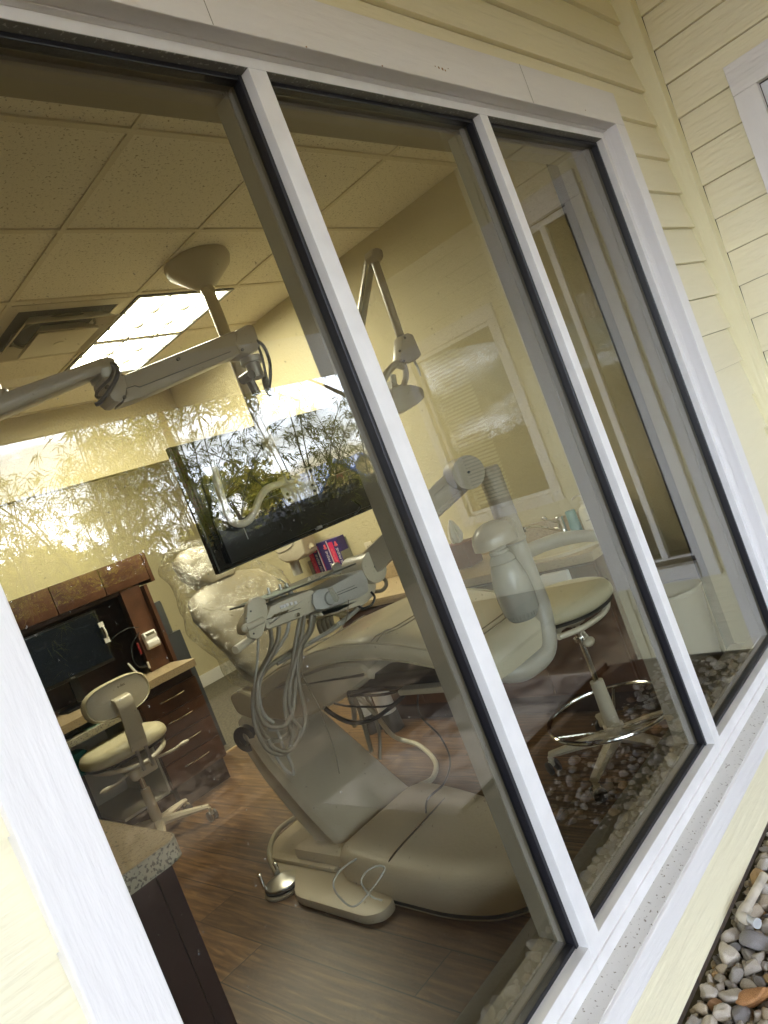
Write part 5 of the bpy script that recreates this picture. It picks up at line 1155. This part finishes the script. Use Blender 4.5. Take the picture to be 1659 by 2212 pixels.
# =================================================================== PEBBLE BED
def pebble_mat(name, island):
    M = bpy.data.materials.new(name); M.use_nodes = True; t = M.node_tree; n = t.nodes; k = t.links.new; b = n['Principled BSDF']; b.inputs['Roughness'].default_value = .5
    if island: g = n.new('ShaderNodeNewGeometry'); src = g.outputs['Random Per Island']
    else: g = n.new('ShaderNodeObjectInfo'); src = g.outputs['Random']
    r = n.new('ShaderNodeValToRGB'); r.color_ramp.interpolation = 'CONSTANT'; e = r.color_ramp.elements
    cols = [(0, (.50, .46, .40)), (.16, (.33, .31, .29)), (.30, (.60, .55, .47)), (.42, (.24, .23, .23)), (.54, (.47, .40, .30)), (.66, (.56, .53, .49)), (.76, (.40, .36, .31)), (.86, (.44, .29, .13)), (.91, (.52, .48, .43)), (.97, (.33, .19, .10))]
    e[0].color = (*cols[0][1], 1); e[1].position = cols[1][0]; e[1].color = (*cols[1][1], 1)
    for p, c in cols[2:]: q = e.new(p); q.color = (*c, 1)
    k(src, r.inputs[0])
    c = n.new('ShaderNodeTexCoord'); z = n.new('ShaderNodeTexNoise'); z.inputs['Scale'].default_value = 38; z.inputs['Detail'].default_value = 6; z.inputs['Distortion'].default_value = .8; k(c.outputs['Object'], z.inputs[0])
    rr = n.new('ShaderNodeValToRGB'); rr.color_ramp.elements[0].position = .33; rr.color_ramp.elements[0].color = (.36, .30, .25, 1); rr.color_ramp.elements[1].position = .60; rr.color_ramp.elements[1].color = (1, 1, 1, 1); k(z.outputs[0], rr.inputs[0])
    m_ = n.new('ShaderNodeMix'); m_.data_type = 'RGBA'; m_.blend_type = 'MULTIPLY'; m_.inputs[0].default_value = .8; k(r.outputs[0], m_.inputs[6]); k(rr.outputs[0], m_.inputs[7]); k(m_.outputs[2], b.inputs['Base Color'])
    bp = n.new('ShaderNodeBump'); bp.inputs['Strength'].default_value = .35; bp.inputs['Distance'].default_value = .002; k(z.outputs[0], bp.inputs['Height']); k(bp.outputs[0], b.inputs['Normal']); return M
PEB, PEBS = pebble_mat('river_pebble', False), pebble_mat('river_pebble_bed', True)
def pebble_verts(seed, sub=3, ang=.0):
    b = bmesh.new(); bmesh.ops.create_icosphere(b, subdivisions=sub, radius=1); rnd = random.Random(seed)
    s_ = Vector((1, rnd.uniform(.62, .9), rnd.uniform(.42, .68))); o_ = Vector((seed*3.1, seed*1.7, 0))
    cuts = [(Vector((rnd.uniform(-1, 1), rnd.uniform(-1, 1), rnd.uniform(-.6, 1))).normalized(), rnd.uniform(.50, .85)) for _ in range(9)]
    for v in b.verts:
        p = v.co.copy()
        for d, l in cuts:
            e = p.dot(d)-l
            if e > 0: p -= d*e*.93
        p *= 1+.22*noise.noise(v.co*1.1+o_)+.07*noise.noise(v.co*3+o_)
        v.co = Vector((p.x*s_.x, p.y*s_.y, p.z*s_.z))*1.22
    return b
rnd = random.Random(11)
def in_view(x, y):
    d = Vector((x, y, -.05-CAMZ)); zc = d.dot(CF)
    u = 829.5+FPX*d.dot(CR)/zc; v = 1106-FPX*d.dot(CU)/zc
    return 0 < u < 1690 and v < 2260 and y < .985 and x > 1.2
stones = []; cell = {}
def try_place(x, y, r):
    if (x < 1.97 and y < .62) or y > .972-1.25*r or y < .22: return False
    gx_, gy_ = int(x/.1), int(y/.1)
    for i in range(gx_-1, gx_+2):
        for j in range(gy_-1, gy_+2):
            for (a, c, q) in cell.get((i, j), ()):
                if (a-x)**2+(c-y)**2 < ((q+r)*.74)**2: return False
    cell.setdefault((gx_, gy_), []).append((x, y, r)); stones.append((x, y, r)); return True
big = [(1.392, .835, .036), (1.375, .755, .034), (1.43, .77, .028)]
for s_ in big: try_place(*s_)
for (x0, x1, y0, y1, N_) in ((1.15, 2.3, .70, .955, 16000), (.0, 3.36, -.08, .955, 15000)):
    for i in range(N_):
        t = i/N_; r = (.031 if t < .015 else .023 if t < .08 else .017 if t < .30 else .012 if t < .65 else .0085)*rnd.uniform(.7, 1.1)
        try_place(rnd.uniform(x0, x1), rnd.uniform(y0, y1), r)
vis = [s_ for s_ in stones if in_view(s_[0], s_[1])]
vis.sort(key=lambda s_: -s_[2]/math.hypot(s_[0], s_[1], 1.4)); vis = vis[:285]; visset = set(vis)
protos = []
ORANGE = mat('rust_orange_stone', (.42, .19, .06), .55, var=.5, vscale=22, bump=.5, bscale=60, ramp=((.22, .085, .03), (.52, .27, .10)))
kinds = []
for i in range(12):
    bm_ = pebble_verts(i+1); me = bpy.data.meshes.new('pebble'); bm_.to_mesh(me); bm_.free()
    for p in me.polygons: p.use_smooth = True
    me.materials.append(PEB); kinds.append(me)
lvl = -.066
first = True
for i, (x, y, r) in enumerate(vis):
    o = bpy.data.objects.new('pebble', kinds[i % 12]); COL.objects.link(o)
    o.location = (x, y, lvl+r*.55+rnd.uniform(0, .006)); o.scale = (r, r, r); o.rotation_euler = (rnd.uniform(-.35, .35), rnd.uniform(-.35, .35), rnd.uniform(0, 6.3))
    o['category'] = 'pebble'; o['group'] = 'river pebbles in the bed under the window'
    if (x, y, r) == big[0]:
        o.data = kinds[3].copy(); o.data.materials[0] = ORANGE; o['label'] = 'large rust-orange stone, the brightest in the pebble bed'; o.scale = (.037, .034, .04)
    elif (x, y, r) == big[1]: o['label'] = 'largest pale cream stone at the bottom edge of the pebble bed, below the orange stone'; o.scale = (.040, .033, .034)
    else: o['label'] = 'smooth mixed-colour river pebble in the bed under the window'
# the rest of the bed as one mass
V, Fc = [], []; off = 0; low = []
for i in range(6):
    bm_ = pebble_verts(i+20, 2); low.append((np.array([v.co for v in bm_.verts]), np.array([[v.index for v in f.verts] for f in bm_.faces]))); bm_.free()
def rotm(a, b_, c): return np.array(Matrix.Rotation(c, 3, 'Z') @ Matrix.Rotation(b_, 3, 'Y') @ Matrix.Rotation(a, 3, 'X'))
rest = [(x, y, r, 0) for (x, y, r) in stones if (x, y, r) not in visset]
for i in range(1500): rest.append((rnd.uniform(1.15, 2.3), rnd.uniform(.72, .97), rnd.uniform(.007, .012), -.012))
for i, (x, y, r, dz) in enumerate(rest):
    P, Q = low[i % 6]; P = (P*r) @ rotm(rnd.uniform(-.4, .4), rnd.uniform(-.4, .4), rnd.uniform(0, 6.3)).T+np.array([x, y, lvl+r*.5+dz+rnd.uniform(0, .005)])
    V.append(P); Fc.append(Q+off); off += len(P)
obj('pebble_bed', (np.vstack(V), np.vstack(Fc)), PEBS, kind='stuff', smooth=60)
obj('dark_bed', B(1.951, 3.40, -.081, .60, -.0745, -.052), MATS['dark_mulch'], kind='structure', smooth=0)
obj('bed_edging', B(1.97, 3.38, -.098, -.082, -.074, -.03), mat('dark_edging', (.04, .035, .03), .7), kind='structure', smooth=0)
# buried pipe with its clear cap
def pz(u, v, z=.0): return at(2500*.5486+u*.256, 3000*.5486+v*.256, z=z)
pp = thing('irrigation_pipe', 'weathered white plastic pipe with an elbow and clear cap lying on the pebbles', 'pipe', pz(920, 1290, -.02))
b = new_bm(); tube(b, [pz(1090, 960, -.03), pz(930, 1250, -.015)], .0115, 16, 0); obj('pipe', b, PVC, pp)
b = new_bm(); tube(b, [pz(945, 1225, -.015), pz(905, 1295, -.013), pz(930, 1320, -.013), pz(955, 1325, -.013)], .0145, 16, 6); obj('elbow', b, PVC, pp)
b = new_bm(); p, q = pz(950, 1320, -.012), pz(1035, 1365, -.010); cyl(b, p, q, .009, n=20); cyl(b, p.lerp(q, .8), p.lerp(q, 1.0), .013, n=20); obj('cap', b, mat('clear_cap', (.75, .76, .76), .2, trans=.35), pp)

# =================================================================== GARDEN SEEN IN THE GLASS
def leaves(clusters, L0, W0, nper, droop, rs):
    """clusters: Nx3 origins; each grows a fan of narrow pointed leaves"""
    rg = np.random.RandomState(rs); N = len(clusters)*nper
    c = np.repeat(clusters, nper, axis=0); base = rg.uniform(0, 2*PI, len(clusters)); a = np.repeat(base, nper)+rg.uniform(-1.1, 1.1, N)
    el = rg.normal(-droop, .45, N); d = np.stack([np.cos(a)*np.cos(el), np.sin(a)*np.cos(el), np.sin(el)], 1)
    up = rg.normal(0, 1, (N, 3)); s_ = np.cross(d, up); s_ /= np.linalg.norm(s_, axis=1)[:, None]+1e-9
    L_ = L0*rg.uniform(.6, 1.25, N)[:, None]; W = W0*rg.uniform(.7, 1.2, N)[:, None]
    c = c+rg.normal(0, .02, (N, 3)); mid = c+d*L_*.45; mid[:, 2] -= 0; tip = c+d*L_; tip[:, 2] -= L_[:, 0]*.18
    Vv = np.stack([c, mid+s_*W, tip, mid-s_*W], 1).reshape(-1, 3); Ff = np.arange(N*4).reshape(-1, 4); return Vv, Ff
BAML = leaf_mat('bamboo_leaf', (.22, .22, .04), .55); BAML2 = leaf_mat('sunlit_leaf', (.50, .44, .09), .6); DARKL = leaf_mat('dark_palm_leaf', (.035, .05, .02), .3)
CULM = mat('bamboo_culm', (.16, .15, .05), .5); BARK = mat('tree_bark', (.16, .10, .06), .9, var=.3, vscale=12, bump=.8, bscale=20)
PALMB = mat('orange_palm_trunk', (.32, .15, .06), .8, var=.3, vscale=10, bump=.6, bscale=15)
def bamboo(seed, h, spread, nc, ncul=9, lm=None):
    rg = random.Random(seed); bm_ = new_bm(); tips = []
    for i in range(ncul):
        a = rg.uniform(0, 2*PI); r0 = rg.uniform(0, .25); lean = rg.uniform(.15, spread); hh = h*rg.uniform(.7, 1.05)
        P = []
        for k in range(7):
            t = k/6; P.append(Vector((math.cos(a)*(r0+lean*t**2.2), math.sin(a)*(r0+lean*t**2.2), hh*(t-.12*t**4*lean))))
        tube(bm_, P, lambda t: .014*(1-.8*t)+.002, 6, 2)
        for q in range(int(nc/ncul)):
            t = rg.uniform(.22, 1)**.8; k = min(5, int(t*6)); p = P[k].lerp(P[k+1], t*6-k) if t < 1 else P[6]
            an = rg.uniform(0, 2*PI); L_ = rg.uniform(.1, .55)*(1.1-t*.4); e = p+Vector((math.cos(an)*L_, math.sin(an)*L_, rg.uniform(-.15, .25)))
            tips.append(e)
            if q % 3 == 0: tube(bm_, [p, p.lerp(e, .5)+Vector((0, 0, .04)), e], .0025, 4, 0)
    me = bpy.data.meshes.new('culms'); bm_.to_mesh(me); bm_.free(); me.materials.append(CULM)
    Vv, Ff = leaves(np.array(tips), .145, .0065, 9, .45, seed); ml = bpy.data.meshes.new('foliage'); ml.from_pydata(Vv.tolist(), [], Ff.tolist()); ml.materials.append(lm or BAML); return me, ml
BV = [bamboo(1, 3.7, 1.5, 260, 7), bamboo(2, 4.3, 1.8, 480, 8), bamboo(3, 3.0, 1.7, 240, 7), bamboo(6, 4.1, 1.5, 640, 8, leaf_mat('golden_bamboo_leaf', (.36, .34, .06), .6))]  # last clump has sunlight put into a lighter leaf colour
plants = [('arching bamboo with dense fine leaves, first from the left in the mirrored garden', 1, 3.3, -5.2, 0), ('tall bamboo clump mirrored just left of the television', 1, 4.7, -5.5, 1.3), ('slender upright bamboo mirrored over the television', 0, 6.0, -5.0, 2.2), ('loose bamboo clump mirrored at the right edge of the left-hand pane', 2, 7.3, -5.4, .4), ('low bamboo clump mirrored above the hutch', 2, 2.2, -4.9, 4.0), ('bamboo clump mirrored low in front of the grey fence', 2, 8.8, -6.2, 5.1), ('golden-green feathery bamboo mirrored left of the television, the brightest of the clumps', 3, 4.0, -7.0, 1.0), ('far bamboo clump behind the palm trunk in the mirrored garden', 0, 5.4, -7.2, 3.3)]
for lab, v, x, y, rz in plants:
    t = thing('bamboo', lab, 'bamboo', (x, y, -.07), 'bamboo clumps along the garden path'); t.rotation_euler = (0, 0, rz)
    for nm, me in (('culms', BV[v][0]), ('foliage', BV[v][1])):
        o = bpy.data.objects.new(nm, me); COL.objects.link(o); o.parent = t
def blob_cloud(seed, rx, ry, rz, z0, N_, L0, W0, nper, lobes=9):
    rg = np.random.RandomState(seed); C_ = []
    for i in range(lobes):
        th = rg.uniform(0, 2*PI); rr = rg.uniform(.2, .75); c = np.array([math.cos(th)*rr*rx, math.sin(th)*rr*ry, z0+rg.uniform(-.6, .7)*rz]); s_ = rg.uniform(.3, .55)
        n_ = N_//lobes; d = rg.normal(0, 1, (n_, 3)); d /= np.linalg.norm(d, axis=1)[:, None]; r_ = rg.uniform(.45, 1.0, n_)[:, None]
        C_.append(c+d*r_*np.array([rx, ry, rz])*s_)
    return leaves(np.vstack(C_), L0, W0, nper, .2, seed)
def tree(name, lab, cat, x, y, h, rx, rz, trunk, lm, N_, L0, W0, seed, grp, tb=BARK):
    t = thing(name, lab, cat, (x, y, -.07), grp); rg = random.Random(seed)
    b = new_bm(); top_ = Vector((x+rg.uniform(-.3, .3), y, h-rz*.6)); tube(b, [(x, y, -.07), (x+.1, y, h*.3), (x-.05, y+.1, h*.5), top_], lambda t: trunk*(1-.7*t), 10, 5)
    for i in range(0 if name == 'palm_tree' else 6):
        a = rg.uniform(0, 6.28); tube(b, [Vector((x, y, h*.4+.1*i)), Vector((x+math.cos(a)*rx*.35, y+math.sin(a)*rx*.35, h*.65)), Vector((x+math.cos(a)*rx*.75, y+math.sin(a)*rx*.75, h*.85))], lambda t: trunk*.4*(1-.8*t), 6, 4)
    obj('trunk', b, tb, t)
    Vv, Ff = blob_cloud(seed, rx, rx, rz, h-rz*.7, N_, L0, W0, 5); Vv = Vv+np.array([x, y, 0]); obj('crown', (Vv, Ff), lm, t, smooth=0)
tree('palm_tree', 'leaning tree with an orange-brown trunk mirrored beside the television', 'tree', 6.1, -7.8, 5.2, 2.0, 1.3, .13, BAML, 900, .34, .016, 5, None, PALMB)
tree('garden_tree', 'bright yellow-green sunlit tree mirrored at the far left above the hutch', 'tree', 5.0, -12.5, 2.3, 2.4, 1.0, .12, BAML2, 2600, .16, .03, 6, 'sunlit garden trees')
tree('garden_tree', 'low sunlit round tree mirrored behind the grey fence', 'tree', 13.5, -17.5, 3.2, 2.2, 1.2, .12, BAML2, 1800, .16, .03, 7, 'sunlit garden trees')
tree('shade_tree', 'tall shade tree whose crown stands above the bamboo, nearer the wing wall', 'tree', 9.8, -6.4, 5.2, 3.2, 1.1, .12, BAML, 2400, .24, .05, 12, None)  # both trees added, crowns out of view, to dapple the path with shade
tree('shade_tree', 'tall shade tree whose crown stands above the bamboo, farther from the wing wall', 'tree', 1.2, -6.2, 5.2, 3.2, 1.1, .12, BAML, 2400, .24, .05, 13, None)
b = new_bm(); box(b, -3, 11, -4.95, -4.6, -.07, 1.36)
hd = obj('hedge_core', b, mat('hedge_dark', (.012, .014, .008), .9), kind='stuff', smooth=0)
rg = np.random.RandomState(21); C_ = np.stack([rg.uniform(-3, 11, 7000), rg.uniform(-5.0, -4.5, 7000), rg.uniform(-.05, 1.50, 7000)], 1)
obj('hedge', leaves(C_, .09, .014, 4, -.2, 22), mat('hedge_leaf', (.022, .030, .012), .7), kind='stuff', smooth=0)
# low planting: one countless mass
rg = np.random.RandomState(3); C_ = np.stack([rg.uniform(-4, 22, 9000), rg.uniform(-10.5, -9.0, 9000), np.abs(rg.normal(0, .40, 9000))], 1)
obj('shrub_border', leaves(C_, .16, .03, 5, 0, 4), BAML2, kind='stuff', smooth=0)
rg = np.random.RandomState(9); C_ = np.stack([rg.uniform(6.5, 13, 1500), rg.uniform(-7.5, -6.8, 1500), np.abs(rg.normal(0, .35, 1500))], 1)
obj('ornamental_grass', leaves(C_, .55, .006, 6, -.7, 5), DARKL, kind='stuff', smooth=0)
# grey fence and the far yellow gabled house
fn = thing('board_fence', 'grey board fence mirrored behind the grasses at the right edge of the left-hand pane', 'fence', (14, -13.6, -.07))
b = new_bm()
for i in range(60): box(b, 8+i*.2, 8.19+i*.2, -13.62, -13.60, -.07, 1.62)
obj('boards', b, mat('grey_fence', (.13, .13, .14), .8, var=.2, vscale=6), fn, smooth=0)
b = new_bm()
for i in range(7): box(b, 7.95+i*2, 8.05+i*2, -13.59, -13.50, -.07, 1.68)
obj('post', b, mat('grey_fence', (.13, .13, .14)), fn, smooth=0)
for k, (xc, wd, lab) in enumerate(((35.5, 4.2, 'yellow gabled house with blue verge boards mirrored beside the window bar, the nearer one'), (40.2, 4.6, 'yellow gabled house behind the first, cut off by the window bar'))):
    yh = -36-k*2.0; hs = thing('gabled_house', lab, 'house', (xc, yh, 0), 'far yellow houses')
    b = new_bm(); prism(b, [(xc-wd/2, 0), (xc+wd/2, 0), (xc+wd/2, 2.2), (xc, 3.9), (xc-wd/2, 2.2)], 'y', yh-6, yh); obj('wall', b, mat('yellow_stucco', (.72, .50, .18), .8), hs, smooth=0)
    b = new_bm()
    for sg in (-1, 1):
        P = [(xc, 4.05), (xc+sg*(wd/2+.5), 2.05), (xc+sg*(wd/2+.5), 1.85), (xc, 3.85)]
        prism(b, P if sg > 0 else P[::-1], 'y', yh-6.2, yh+.25)
    obj('roof', b, mat('blue_verge', (.16, .24, .42), .6), hs, smooth=0)
    if k == 0:
        b = new_bm(); cyl(b, (xc, yh+.01, 2.75), (xc, yh+.05, 2.75), .32, n=24); obj('emblem', b, mat('red_emblem', (.60, .08, .05), .6), hs)
    b = new_bm(); box(b, xc-1.5, xc+1.5, yh+.01, yh+.06, 1.75, 1.95); obj('sign_band', b, WHT, hs, smooth=0)

# every countable small piece its own part
SPLIT = {'bolt', 'screw', 'cable', 'rust_stain', 'paint_crack', 'label_plate', 'port', 'toggle', 'button', 'button_label', 'slot', 'seam', 'chair_cable', 'chair_hose', 'ring_spoke', 'steel_strip', 'grip_rib', 'stitching', 'keys', 'post', 'hook', 'arm_cover', 'back_strip'}
def split_loose(o):
    bm_ = bmesh.new(); bm_.from_mesh(o.data); bm_.verts.ensure_lookup_table(); seen = set(); isl = []
    for v in bm_.verts:
        if v.index in seen: continue
        st_ = [v]; seen.add(v.index); g = []
        while st_:
            q = st_.pop(); g.append(q.index)
            for e in q.link_edges:
                r_ = e.other_vert(q)
                if r_.index not in seen: seen.add(r_.index); st_.append(r_)
        isl.append(set(g))
    if len(isl) < 2: bm_.free(); return
    for k_, g in enumerate(isl):
        b2 = bm_.copy(); b2.verts.ensure_lookup_table(); bmesh.ops.delete(b2, geom=[v for v in b2.verts if v.index not in g], context='VERTS')
        if k_ == 0: first_ = b2; continue
        me = bpy.data.meshes.new(o.name.split('.')[0]); b2.to_mesh(me); b2.free(); me.set_sharp_from_angle(angle=R(35))
        for mm_ in o.data.materials: me.materials.append(mm_)
        c = o.copy(); c.data = me; COL.objects.link(c)
    first_.to_mesh(o.data); first_.free(); bm_.free()
for o in list(bpy.data.objects):
    if o.type == 'MESH' and o.parent and o.name.split('.')[0] in SPLIT and o.data.users == 1: split_loose(o)
for o in bpy.data.objects:
    if o.name.split('.')[0] == 'keys': o.name = 'key'
